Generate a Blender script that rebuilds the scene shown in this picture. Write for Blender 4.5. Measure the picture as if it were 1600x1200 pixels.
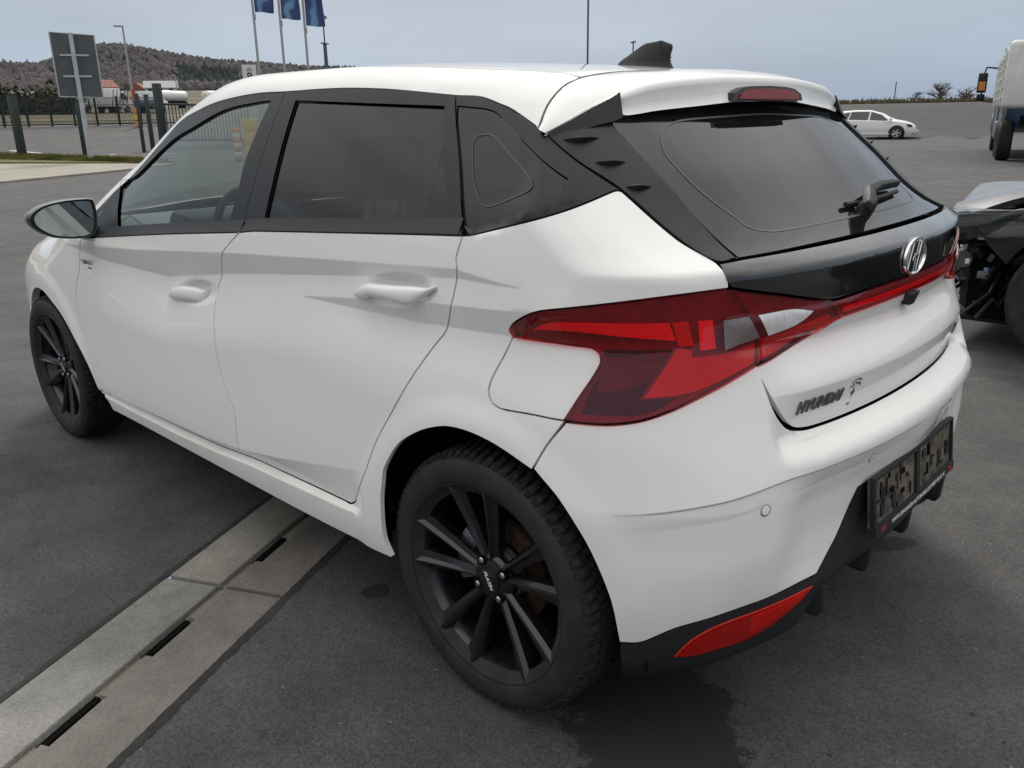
import bpy, bmesh, math, random
import numpy as np
from mathutils import Vector, Matrix
from mathutils.geometry import delaunay_2d_cdt

for o in list(bpy.data.objects):
    bpy.data.objects.remove(o, do_unlink=True)
S = bpy.context.scene
COL = S.collection
R = math.radians

# ---------------------------------------------------------------- camera
cam_d = bpy.data.cameras.new("camera")
cam = bpy.data.objects.new("camera", cam_d)
COL.objects.link(cam)
CAM = Vector((-1.18714, 1.98992, 1.30530))
yaw, pitch, roll = -0.80837, 0.31088, -0.01535
fw = Vector((math.cos(yaw)*math.cos(pitch), math.sin(yaw)*math.cos(pitch), -math.sin(pitch)))
rt0 = Vector((math.sin(yaw), -math.cos(yaw), 0))
up0 = rt0.cross(fw)
rt = rt0*math.cos(roll) + up0*math.sin(roll)
up = up0*math.cos(roll) - rt0*math.sin(roll)
cam.matrix_world = Matrix(((rt.x, up.x, -fw.x, CAM.x), (rt.y, up.y, -fw.y, CAM.y), (rt.z, up.z, -fw.z, CAM.z), (0, 0, 0, 1)))
cam_d.sensor_width = 36
cam_d.lens = 36*1303.26339/1600
cam_d.clip_start = .05
cam_d.clip_end = 4000
S.camera = cam

# ---------------------------------------------------------------- world: overcast sky
SUN_DIR = Vector((.62, -.60, .74)).normalized()
world = bpy.data.worlds.new("World")
S.world = world
world.use_nodes = True
nt = world.node_tree
nt.nodes.clear()
N = nt.nodes.new
sky = N('ShaderNodeTexSky'); sky.sky_type = 'NISHITA'; sky.sun_disc = False
sky.sun_elevation = math.asin(SUN_DIR.z); sky.sun_rotation = math.atan2(SUN_DIR.x, SUN_DIR.y)
sky.dust_density = 3.0
skm = N('ShaderNodeVectorMath'); skm.operation = 'SCALE'; skm.inputs['Scale'].default_value = .10
nt.links.new(sky.outputs[0], skm.inputs[0])
tc = N('ShaderNodeTexCoord')
mp = N('ShaderNodeMapping'); mp.inputs['Scale'].default_value = (1.0, 1.0, 4.5)
nt.links.new(tc.outputs['Generated'], mp.inputs[0])
no = N('ShaderNodeTexNoise'); no.inputs['Scale'].default_value = 1.6; no.inputs['Detail'].default_value = 5; no.inputs['Roughness'].default_value = .5
nt.links.new(mp.outputs[0], no.inputs['Vector'])
# overcast sheet: bluish and darker near the horizon, brighter and neutral towards the zenith, with soft streaks
sep = N('ShaderNodeSeparateXYZ'); nt.links.new(tc.outputs['Generated'], sep.inputs[0])
cr = N('ShaderNodeValToRGB'); e = cr.color_ramp.elements
e[0].position = .0; e[0].color = (.272, .342, .450, 1)
e[1].position = 1.; e[1].color = (1.30, 1.27, 1.21, 1)
for p_, c_ in ((.10, (.312, .366, .445, 1)), (.24, (.385, .413, .450, 1)), (.55, (.90, .885, .86, 1))):
    q_ = e.new(p_); q_.color = c_
nt.links.new(sep.outputs['Z'], cr.inputs[0])
ov = N('ShaderNodeMapRange'); ov.inputs['From Min'].default_value = .3; ov.inputs['From Max'].default_value = .7
ov.inputs['To Min'].default_value = .84; ov.inputs['To Max'].default_value = 1.20
nt.links.new(no.outputs['Fac'], ov.inputs['Value'])
cl = N('ShaderNodeVectorMath'); cl.operation = 'SCALE'
nt.links.new(cr.outputs[0], cl.inputs[0]); nt.links.new(ov.outputs[0], cl.inputs['Scale'])
mx = N('ShaderNodeMix'); mx.data_type = 'RGBA'; mx.inputs['Factor'].default_value = .93
nt.links.new(skm.outputs[0], mx.inputs[6]); nt.links.new(cl.outputs[0], mx.inputs[7])
bg = N('ShaderNodeBackground'); bg.inputs['Strength'].default_value = 1.0
nt.links.new(mx.outputs[2], bg.inputs['Color'])
wo = N('ShaderNodeOutputWorld'); nt.links.new(bg.outputs[0], wo.inputs['Surface'])

# ---------------------------------------------------------------- sun behind thin cloud
sd = bpy.data.lights.new("sun", 'SUN'); sd.energy = 1.5; sd.angle = R(14); sd.color = (1, .965, .92)
sun = bpy.data.objects.new("sun", sd); COL.objects.link(sun)
sun.rotation_euler = SUN_DIR.to_track_quat('Z', 'Y').to_euler()
S.view_settings.view_transform = 'Standard'; S.view_settings.look = 'None'
S.view_settings.exposure = 0.33; S.view_settings.gamma = 1.0
S.view_settings.use_curve_mapping = False

# ---------------------------------------------------------------- materials
MATS = {}
def principled(name, col, rough=.5, metal=0., coat=0., spec=.5):
    m = bpy.data.materials.new(name); m.use_nodes = True
    b = m.node_tree.nodes['Principled BSDF']
    b.inputs['Base Color'].default_value = (*col, 1); b.inputs['Roughness'].default_value = rough
    b.inputs['Metallic'].default_value = metal; b.inputs['Coat Weight'].default_value = coat
    b.inputs['Coat Roughness'].default_value = .03; b.inputs['Specular IOR Level'].default_value = spec
    MATS[name] = m
    return m
def vary(m, scale=8., amount=.15, detail=4, bump=0., bscale=None, tint=None, rvar=0., coord='Object', stretch=None):
    """noise variation of the base colour (and roughness, relief) of a principled material"""
    t = m.node_tree; b = t.nodes['Principled BSDF']; c = tuple(b.inputs['Base Color'].default_value)[:3]
    co = t.nodes.new('ShaderNodeTexCoord'); src = co.outputs[coord]
    if stretch:
        mp = t.nodes.new('ShaderNodeMapping'); mp.inputs['Scale'].default_value = stretch
        t.links.new(src, mp.inputs[0]); src = mp.outputs[0]
    n = t.nodes.new('ShaderNodeTexNoise'); n.inputs['Scale'].default_value = scale; n.inputs['Detail'].default_value = detail
    t.links.new(src, n.inputs['Vector'])
    r = t.nodes.new('ShaderNodeValToRGB')
    lo = tuple(x*(1-amount) for x in c); hi = tuple(min(1, x*(1+amount)) for x in c) if tint is None else tint
    r.color_ramp.elements[0].position = .32; r.color_ramp.elements[0].color = (*lo, 1)
    r.color_ramp.elements[1].position = .68; r.color_ramp.elements[1].color = (*hi, 1)
    t.links.new(n.outputs['Fac'], r.inputs[0]); t.links.new(r.outputs[0], b.inputs['Base Color'])
    if rvar:
        q = t.nodes.new('ShaderNodeMapRange'); r0 = b.inputs['Roughness'].default_value
        q.inputs['To Min'].default_value = max(.02, r0-rvar); q.inputs['To Max'].default_value = min(1, r0+rvar)
        t.links.new(n.outputs['Fac'], q.inputs['Value']); t.links.new(q.outputs[0], b.inputs['Roughness'])
    if bump:
        n2 = t.nodes.new('ShaderNodeTexNoise'); n2.inputs['Scale'].default_value = bscale or scale*4; n2.inputs['Detail'].default_value = 6
        t.links.new(src, n2.inputs['Vector'])
        bp = t.nodes.new('ShaderNodeBump'); bp.inputs['Strength'].default_value = bump; bp.inputs['Distance'].default_value = .01
        t.links.new(n2.outputs['Fac'], bp.inputs['Height']); t.links.new(bp.outputs[0], b.inputs['Normal'])
    return m
def tinted_glass(name, tint, rough=.01, ior=1.5, body=None, bodyfac=0.):
    """a thin pane: fresnel mix of a tinted see-through layer and a mirror layer"""
    m = bpy.data.materials.new(name); m.use_nodes = True; t = m.node_tree; t.nodes.clear()
    tr = t.nodes.new('ShaderNodeBsdfTransparent'); tr.inputs[0].default_value = (*tint, 1)
    gl = t.nodes.new('ShaderNodeBsdfGlossy'); gl.inputs['Roughness'].default_value = rough; gl.inputs['Color'].default_value = (1, 1, 1, 1)
    fr = t.nodes.new('ShaderNodeFresnel'); ge_ = t.nodes.new('ShaderNodeNewGeometry')
    io = t.nodes.new('ShaderNodeMapRange'); io.inputs['To Min'].default_value = ior; io.inputs['To Max'].default_value = 1/ior   # same reflectance from both sides of the pane
    t.links.new(ge_.outputs['Backfacing'], io.inputs['Value']); t.links.new(io.outputs[0], fr.inputs['IOR'])
    src = tr.outputs[0]
    if body:
        df = t.nodes.new('ShaderNodeBsdfDiffuse'); df.inputs[0].default_value = (*body, 1)
        m0 = t.nodes.new('ShaderNodeMixShader'); m0.inputs[0].default_value = bodyfac
        t.links.new(tr.outputs[0], m0.inputs[1]); t.links.new(df.outputs[0], m0.inputs[2]); src = m0.outputs[0]
    mx = t.nodes.new('ShaderNodeMixShader'); t.links.new(fr.outputs[0], mx.inputs[0])
    t.links.new(src, mx.inputs[1]); t.links.new(gl.outputs[0], mx.inputs[2])
    o = t.nodes.new('ShaderNodeOutputMaterial'); t.links.new(mx.outputs[0], o.inputs[0])
    MATS[name] = m
    return m

# car paint: white, coated, a film of road dirt low down with ragged patches
paint = principled('white_paint', (.85, .848, .83), .5, 0, 1., spec=0.)
t = paint.node_tree; b = t.nodes['Principled BSDF']
ge = t.nodes.new('ShaderNodeNewGeometry'); sx = t.nodes.new('ShaderNodeSeparateXYZ'); t.links.new(ge.outputs['Position'], sx.inputs[0])
nz = t.nodes.new('ShaderNodeTexNoise'); nz.inputs['Scale'].default_value = 5.5; nz.inputs['Detail'].default_value = 8; nz.inputs['Roughness'].default_value = .65
t.links.new(ge.outputs['Position'], nz.inputs['Vector'])
hm = t.nodes.new('ShaderNodeMapRange'); hm.inputs['From Min'].default_value = .62; hm.inputs['From Max'].default_value = .22
hm.inputs['To Min'].default_value = -.12; hm.inputs['To Max'].default_value = .62
t.links.new(sx.outputs['Z'], hm.inputs['Value'])
ad = t.nodes.new('ShaderNodeMath'); ad.operation = 'MULTIPLY'; t.links.new(hm.outputs[0], ad.inputs[0]); t.links.new(nz.outputs['Fac'], ad.inputs[1])
cl2 = t.nodes.new('ShaderNodeClamp'); t.links.new(ad.outputs[0], cl2.inputs[0])
mc = t.nodes.new('ShaderNodeMix'); mc.data_type = 'RGBA'; mc.inputs[6].default_value = (.85, .848, .83, 1); mc.inputs[7].default_value = (.36, .33, .27, 1)
t.links.new(cl2.outputs[0], mc.inputs[0]); t.links.new(mc.outputs[2], b.inputs['Base Color'])
cw = t.nodes.new('ShaderNodeMapRange'); cw.inputs['To Min'].default_value = 1.; cw.inputs['To Max'].default_value = .1; cw.inputs['From Max'].default_value = .4
t.links.new(cl2.outputs[0], cw.inputs['Value']); t.links.new(cw.outputs[0], b.inputs['Coat Weight'])
gloss_black = principled('gloss_black', (.010, .011, .012), .12, 0, 1.)
satin_black = vary(principled('satin_black', (.012, .013, .015), .40, spec=.3), 40, .12)
frame_black = vary(principled('frame_black', (.011, .0125, .015), .36, spec=.3), 30, .1)
plastic = vary(principled('grained_plastic', (.019, .021, .024), .55, spec=.3), 30, .2, bump=.15, bscale=900)
rubber_seal = principled('rubber_seal', (.008, .008, .009), .6)
void = principled('void_black', (.004, .004, .004), .9, spec=.1)
tyre_m = vary(principled('tyre_rubber', (.022, .021, .0195), .72, spec=.35), 14, .35, bump=.12, bscale=300)
tread_m = vary(principled('tyre_tread', (.019, .018, .016), .85, spec=.25), 60, .6)
rim_m = vary(principled('rim_black', (.0065, .0065, .009), .27, 0, .3), 30, .3, rvar=.08)
rust = vary(principled('rusty_iron', (.055, .026, .013), .7, .3), 40, .6)
steel = principled('bright_steel', (.55, .56, .58), .28, 1.)
chrome = principled('chrome', (.75, .75, .76), .12, 1.)
dullsteel = vary(principled('dull_steel', (.20, .20, .21), .45, .8), 30, .3)
interior = vary(principled('interior_dark', (.020, .021, .022), .8), 60, .3)
interior_grey = vary(principled('interior_grey', (.16, .17, .17), .7), 60, .2)
seat_m = vary(principled('seat_fabric', (.030, .030, .033), .9), 90, .35)
door_glass = tinted_glass('door_glass', (.46, .54, .52), ior=1.42)
privacy_glass = tinted_glass('privacy_glass', (.045, .05, .055), ior=1.44, body=(.006, .007, .009), bodyfac=.5)
rear_glass_m = tinted_glass('rear_glass', (.05, .055, .06), ior=1.5, body=(.014, .016, .019), bodyfac=.6)
screen_glass = tinted_glass('screen_glass', (.78, .86, .84), ior=1.5)
lens_red = tinted_glass('lens_red', (.97, .30, .34), .02, 1.52, body=(.16, .010, .022), bodyfac=.07)
lens_refl = tinted_glass('lens_reflector', (.8, .10, .05), .05, 1.5)
lamp_back = vary(principled('lamp_back', (.20, .035, .05), .35, .2), 40, .2)
lamp_bright = vary(principled('lamp_bright_red', (.95, .07, .07), .25), 90, .05, bump=.06, bscale=500)
lamp_mid = vary(principled('lamp_mid_red', (.62, .05, .035), .3), 60, .06, bump=.06, bscale=500)
lamp_high = vary(principled('lamp_high', (.24, .018, .018), .25), 60, .1)
lamp_dark = vary(principled('lamp_dark', (.022, .004, .007), .3), 60, .3)
lamp_facet = vary(principled('lamp_facet', (.10, .016, .026), .3), 60, .3)
lamp_smoke = vary(principled('lamp_smoke', (.22, .19, .19), .25, .3), 60, .1, bump=.03, bscale=300)
lamp_clear = vary(principled('lamp_clear', (.80, .80, .81), .22, .3), 60, .1, bump=.03, bscale=300)
white_print = principled('white_print', (.72, .72, .72), .5)
grey_print = principled('grey_print', (.085, .095, .10), .5)
dim_print = principled('dim_print', (.045, .05, .052), .5)
red_print = principled('red_print', (.5, .03, .05), .5)
dark_print = principled('dark_print', (.03, .03, .035), .5)

# ---------------------------------------------------------------- object helpers
def link(o, parent=None):
    COL.objects.link(o)
    if parent is not None: o.parent = parent
    return o
def empty(name, loc=(0, 0, 0), rz=0., parent=None):
    o = bpy.data.objects.new(name, None); o.location = loc; o.rotation_euler = (0, 0, rz)
    return link(o, parent)
def tag(o, label=None, cat=None, group=None, kind=None):
    if label: o['label'] = label
    if cat: o['category'] = cat
    if group: o['group'] = group
    if kind: o['kind'] = kind
    return o
def mobj(name, verts, faces, mat, parent=None, normals=None, smooth=True, autosmooth=None):
    me = bpy.data.meshes.new(name)
    me.from_pydata([tuple(v) for v in verts], [], [tuple(int(i) for i in f) for f in faces])
    me.materials.append(mat)
    if smooth:
        me.polygons.foreach_set('use_smooth', [True]*len(me.polygons))
    if normals is not None:
        me.normals_split_custom_set_from_vertices([tuple(n) for n in normals])
    elif autosmooth is not None:
        me.set_sharp_from_angle(angle=R(autosmooth))
    o = bpy.data.objects.new(name, me)
    return link(o, parent)
def copy_tree(o, parent=None):
    c = o.copy(); link(c)
    if parent is not None: c.parent = parent
    for ch in o.children: copy_tree(ch, c)
    return c
class MB:
    """collects simple shapes into one mesh"""
    def __init__(s): s.v = []; s.f = []
    def add(s, v, f):
        n = len(s.v); s.v += [tuple(p) for p in v]; s.f += [tuple(i+n for i in q) for q in f]; return s
    def box(s, c, d, rz=0., m=None):
        hx, hy, hz = d[0]/2, d[1]/2, d[2]/2
        P = [Vector((x, y, z)) for z in (-hz, hz) for x, y in ((-hx, -hy), (hx, -hy), (hx, hy), (-hx, hy))]
        rm = m if m is not None else Matrix.Rotation(rz, 3, 'Z')
        P = [rm @ p + Vector(c) for p in P]
        return s.add(P, [(3, 2, 1, 0), (4, 5, 6, 7), (0, 1, 5, 4), (1, 2, 6, 5), (2, 3, 7, 6), (3, 0, 4, 7)])
    def tube(s, pts, r, n=10, caps=True):
        pts = [Vector(p) for p in pts]; rs = r if isinstance(r, (list, tuple)) else [r]*len(pts)
        V = []; Fc = []; prev = None
        for i, p in enumerate(pts):
            d = (pts[min(i+1, len(pts)-1)]-pts[max(i-1, 0)]).normalized()
            a = d.orthogonal().normalized() if prev is None else (prev-d*prev.dot(d)).normalized()
            prev = a; b2 = d.cross(a)
            for k in range(n):
                t = 2*math.pi*k/n; V.append(p+(a*math.cos(t)+b2*math.sin(t))*rs[i])
        for i in range(len(pts)-1):
            for k in range(n):
                q = (k+1) % n; Fc.append((i*n+k, i*n+q, (i+1)*n+q, (i+1)*n+k))
        if caps: Fc.append(tuple(range(n))[::-1]); Fc.append(tuple((len(pts)-1)*n+k for k in range(n)))
        return s.add(V, Fc)
    def lathe(s, prof, n=48, axis='y', c=(0, 0, 0), cap=False):
        V = []; Fc = []; m = len(prof)
        for k in range(n):
            t = 2*math.pi*k/n; ct, st = math.cos(t), math.sin(t)
            for (r, h) in prof:
                p = (r*ct, h, r*st) if axis == 'y' else (r*ct, r*st, h)
                V.append((p[0]+c[0], p[1]+c[1], p[2]+c[2]))
        for k in range(n):
            q = (k+1) % n
            for i in range(m-1):
                f = (k*m+i, k*m+i+1, q*m+i+1, q*m+i); Fc.append(f if axis == 'y' else f[::-1])
        return s.add(V, Fc)
    def prism(s, poly, h0, h1, fn=lambda x, y, z: (x, y, z)):
        n = len(poly); V = [fn(p[0], p[1], h0) for p in poly]+[fn(p[0], p[1], h1) for p in poly]
        Fc = [tuple(range(n))[::-1], tuple(range(n, 2*n))]+[(i, (i+1) % n, n+(i+1) % n, n+i) for i in range(n)]
        return s.add(V, Fc)
    def build(s, name, mat, parent=None, smooth=True, ang=35, bevel=0., seg=2):
        o = mobj(name, s.v, s.f, mat, parent, smooth=smooth)
        bm = bmesh.new(); bm.from_mesh(o.data)
        bmesh.ops.remove_doubles(bm, verts=bm.verts, dist=1e-5)
        bmesh.ops.recalc_face_normals(bm, faces=bm.faces)
        if bevel:
            bmesh.ops.bevel(bm, geom=[e for e in bm.edges if len(e.link_faces) == 2 and e.calc_face_angle(0) > R(25)], offset=bevel, segments=seg, profile=.5, affect='EDGES', clamp_overlap=True)
        bm.to_mesh(o.data); bm.free()
        if smooth:
            o.data.polygons.foreach_set('use_smooth', [True]*len(o.data.polygons)); o.data.set_sharp_from_angle(angle=R(ang))
        return o
def text_mesh(body, size=1., extrude=0., shear=0., spacing=1., bold=0.):
    """glyph outlines of a line of text as (verts, faces), centred, in the xy plane"""
    cu = bpy.data.curves.new('glyphs', 'FONT'); cu.body = body; cu.size = size; cu.extrude = extrude; cu.shear = shear
    cu.space_character = spacing; cu.align_x = 'CENTER'; cu.align_y = 'CENTER'; cu.offset = bold; cu.resolution_u = 3
    o = bpy.data.objects.new('glyphs', cu); COL.objects.link(o)
    dg = bpy.context.evaluated_depsgraph_get(); me = o.evaluated_get(dg).to_mesh()
    v = [tuple(x.co) for x in me.vertices]; f = [tuple(p.vertices) for p in me.polygons]
    o.evaluated_get(dg).to_mesh_clear(); bpy.data.objects.remove(o, do_unlink=True); bpy.data.curves.remove(cu)
    return v, f


# ================================================================ body surface of the hatchback (implicit, metres, rear axle at x=0)
def tab(xs,ys):
    xs=np.array(xs,float);ys=np.array(ys,float);h=np.diff(xs);d=np.diff(ys)/h
    m=np.zeros_like(ys);m[0]=d[0];m[-1]=d[-1]
    for i in range(1,len(xs)-1):
        if d[i-1]*d[i]>0:
            a=2*h[i]+h[i-1];b=h[i]+2*h[i-1];m[i]=(a+b)/(a/d[i-1]+b/d[i])
    def f(x):
        x=np.asarray(x,float);i=np.clip(np.searchsorted(xs,x)-1,0,len(xs)-2)
        t=np.clip((x-xs[i])/h[i],0,1)
        y=(1+2*t)*(1-t)**2*ys[i]+t*(1-t)**2*h[i]*m[i]+t*t*(3-2*t)*ys[i+1]+t*t*(t-1)*h[i]*m[i+1]
        return y
    return f
def lin(xs,ys): return lambda x: np.interp(x,xs,ys)
def sst(x,a,b):
    t=np.clip((x-a)/(b-a),0,1);return t*t*(3-2*t)
# ---- side
zb=tab([-.5,-.28,-.1,.0,.046,.386,.84,.919,1.393,1.897,2.034,2.4],[1.22,1.19,1.118,1.09,1.085,1.063,1.031,1.022,.979,.927,.911,.88])      # belt line
zr=tab([-.4,-.15,.0,.24,.6,.9,1.25,1.6,1.9],[1.30,1.345,1.355,1.36,1.375,1.38,1.355,1.29,1.2])           # rail line
ylow=tab([.10,.16,.235,.25,.36,.44,.53,.62,.74,.84,.93,1.02,1.1,1.2],[.74,.79,.85,.862,.8745,.8722,.8690,.8668,.8640,.8580,.8500,.8400,.828,.80])
planlow=tab([-.7,-.5,-.2,.1,1.1,2.0,2.5,2.8,3.0,3.2,3.45],[-.07,-.03,0.,.004,.0,-.004,-.012,-.04,-.075,-.14,-.30])
plantop=tab([-.6,-.3,.1,.7,1.3,2.0],[-.115,-.07,-.025,0.,.0,-.02])
z1u=lin([-.3,-.13,.06,.5,.97,1.6,2.25,2.6],[.985,.99,1.01,.985,.955,.905,.865,.84])
z1l=lin([-.3,-.13,.06,.5,.97,1.45,1.9,2.2,2.6],[.985,.99,.99,.945,.895,.83,.835,.865,.86])
z2u=lin([-.6,-.11,.2,.66,.7],[.965,.945,.925,.875,.87])
z2l=lin([-.6,-.11,.2,.66,.7],[.905,.89,.875,.875,.87])
def band(z,u,l,slope,rec):
    d=np.maximum(u-l,0)*slope
    up=np.clip((u-z)/np.maximum(u-l,1e-4),0,1)
    dn=1-sst(l-z,0,rec)
    return np.where(z>l,up,dn)*d
zlc=lin([.2,.417,.608,.809,1.024,1.216,1.44,1.9,2.06,2.2],[.52,.471,.433,.396,.364,.349,.341,.324,.318,.315])
zsr=lin([.2,.45,.5,.615,.82,.962,1.18,1.46,1.9,2.1],[.35,.345,.342,.338,.33,.327,.31,.30,.297,.3])
def lower(x,z):
    a=zlc(x);b=zsr(x);m=b+.012
    d=np.where(z>a,0,np.where(z>m,(a-z)/np.maximum(a-m,1e-3),np.where(z>b,(z-b)/(m-b),0)))
    dep=.026*sst(a-b,.005,.03)*sst(x,.38,.46)*(1-.35*sst(a-b,.05,.13))
    return -d*dep
def arch(x,z,xc):
    r=np.hypot(x-xc,z-.307)
    return .009*(1-sst(r,.375,.45))
def dish(x,z,cx,cz,a,b,sl):
    u=(x-cx)/a;v=(z-cz-sl*(x-cx))/b
    return .024*np.clip(1-u*u-v*v,0,1)**1.4
def Wf(x,z):
    b=zb(x);r=zr(x)
    lo=ylow(z)+planlow(x)-band(z,z1u(x),z1l(x),.42,.22)-band(z,z2u(x),z2l(x),.42,.2)
    lo=lo+arch(x,z,0)+arch(x,z,2.58)+lower(x,z)
    lo=lo-dish(x,z,.255,.942,.140,.043,-.115)-dish(x,z,1.245,.808,.150,.040,-.115)
    rk=1-sst(x,-.30,-.20)
    zc=.583-.12*(x+.31)
    lo=lo+rk*.03*(1-sst(z,.17,.26))-(1-sst(x,-.36,.0))*.07*np.maximum(0,np.minimum(z,1.0)-.56)
    yb=ylow(np.minimum(b,1.1))+planlow(x)+(-.012)
    yb=np.minimum(yb,.838+planlow(x)+.6*plantop(x)*0)
    yr=.655+plantop(x)
    t=(z-b)/(r-b)
    bow=.012*4*np.clip(t,0,1)*(1-np.clip(t,0,1))
    up=yb+(yr-yb)*t+bow-.25*np.maximum(t-1,0)**2
    k=sst(z,b-.008,b+.008)
    return lo*(1-k)+up*k
# ---- rear
xc=tab([.10,.17,.22,.26,.30,.35,.40,.47,.54,.60,.64,.665,.69,.70,.785,.80,.88,.895,.93,.952,.975,1.018,1.027,1.047,1.06,1.20,1.33,1.36,1.5],
       [-.28,-.36,-.43,-.50,-.57,-.602,-.606,-.601,-.612,-.631,-.638,-.630,-.594,-.5895,-.5885,-.582,-.538,-.546,-.553,-.5475,-.5475,-.546,-.542,-.50,-.468,-.285,-.12,-.085,.1])
xs=tab([.10,.17,.20,.24,.30,.40,.50,.585,.60,.66,.75,.85,.95,1.015,1.027,1.047,1.06,1.20,1.33,1.36,1.5],
       [-.30,-.51,-.555,-.588,-.608,-.626,-.634,-.6425,-.6385,-.620,-.590,-.561,-.538,-.532,-.528,-.492,-.468,-.285,-.12,-.085,.1])
ka=tab([.1,.4,1.05,1.35],[.22,.22,.212,.16])
bcz=tab([0,.2,.4,.54,.65,.73,.79,.84,.95],[.631,.633,.634,.63,.619,.609,.595,.583,.57])
def Xf(y,z):
    k=sst(y,.44,.60)*(1-sst(z,.86,.90))+sst(y,.58,.66)*sst(z,.86,.90)
    kl=sst(y,.24,.44); k=k+(kl-k)*(1-sst(z,.33,.42))
    zc=bcz(y)
    st=np.clip((zc-z)/.003,0,1)*(1-sst(zc-z,.0,.16))
    und=(band(z,zc,zc-.040,.20,.13)+.0055*st)*sst(y,.0,.25)*(1-sst(y,.76,.86))+band(z,.785+0*z,.698+0*z,.24,.05)*(1-sst(y,.535,.575))
    return xc(z)*(1-k)+xs(z)*k+ka(z)*y*y+.25*y**6+und
rf=tab([.1,.3,.6,.8,.95,1.03,1.1,1.4],[.13,.16,.155,.135,.11,.09,.065,.05])
# ---- roof/hood
hz=tab([-.35,-.16,0.,.3,.8,1.18,1.39,1.53,1.65,1.78,1.93,2.36,2.5,2.9,3.2,3.35,3.5],[1.33,1.372,1.405,1.435,1.458,1.458,1.443,1.423,1.40,1.35,1.255,.99,.945,.87,.77,.69,.5])
def Hf(x,y): return hz(x)-(.07+.10*sst(x,1.35,1.75)-.08*sst(x,2.2,2.45))*y*y-.10*y**6*0
def Xn(y,z): # nose
    return tab([.1,.2,.35,.6,.75,.9],[3.25,3.36,3.40,3.41,3.38,3.2])(z)-.28*y*y-.3*y**6
def fil(a,b,r):
    u=np.maximum(a+r,0);v=np.maximum(b+r,0)
    return np.where((u>0)&(v>0),np.hypot(u,v)-r,np.maximum(a,b))
def F(P):
    x=P[...,0];y=np.abs(P[...,1]);z=P[...,2]
    f=fil(y-Wf(x,z),Xf(np.minimum(y,.95),z)-x,rf(z))
    f=fil(f,x-Xn(y,z),.15)
    f=fil(f,(z-Hf(x,y))*.9,.05+.09*sst(x,2.2,2.5))
    f=np.maximum(f,.17-z)
    return f

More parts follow.
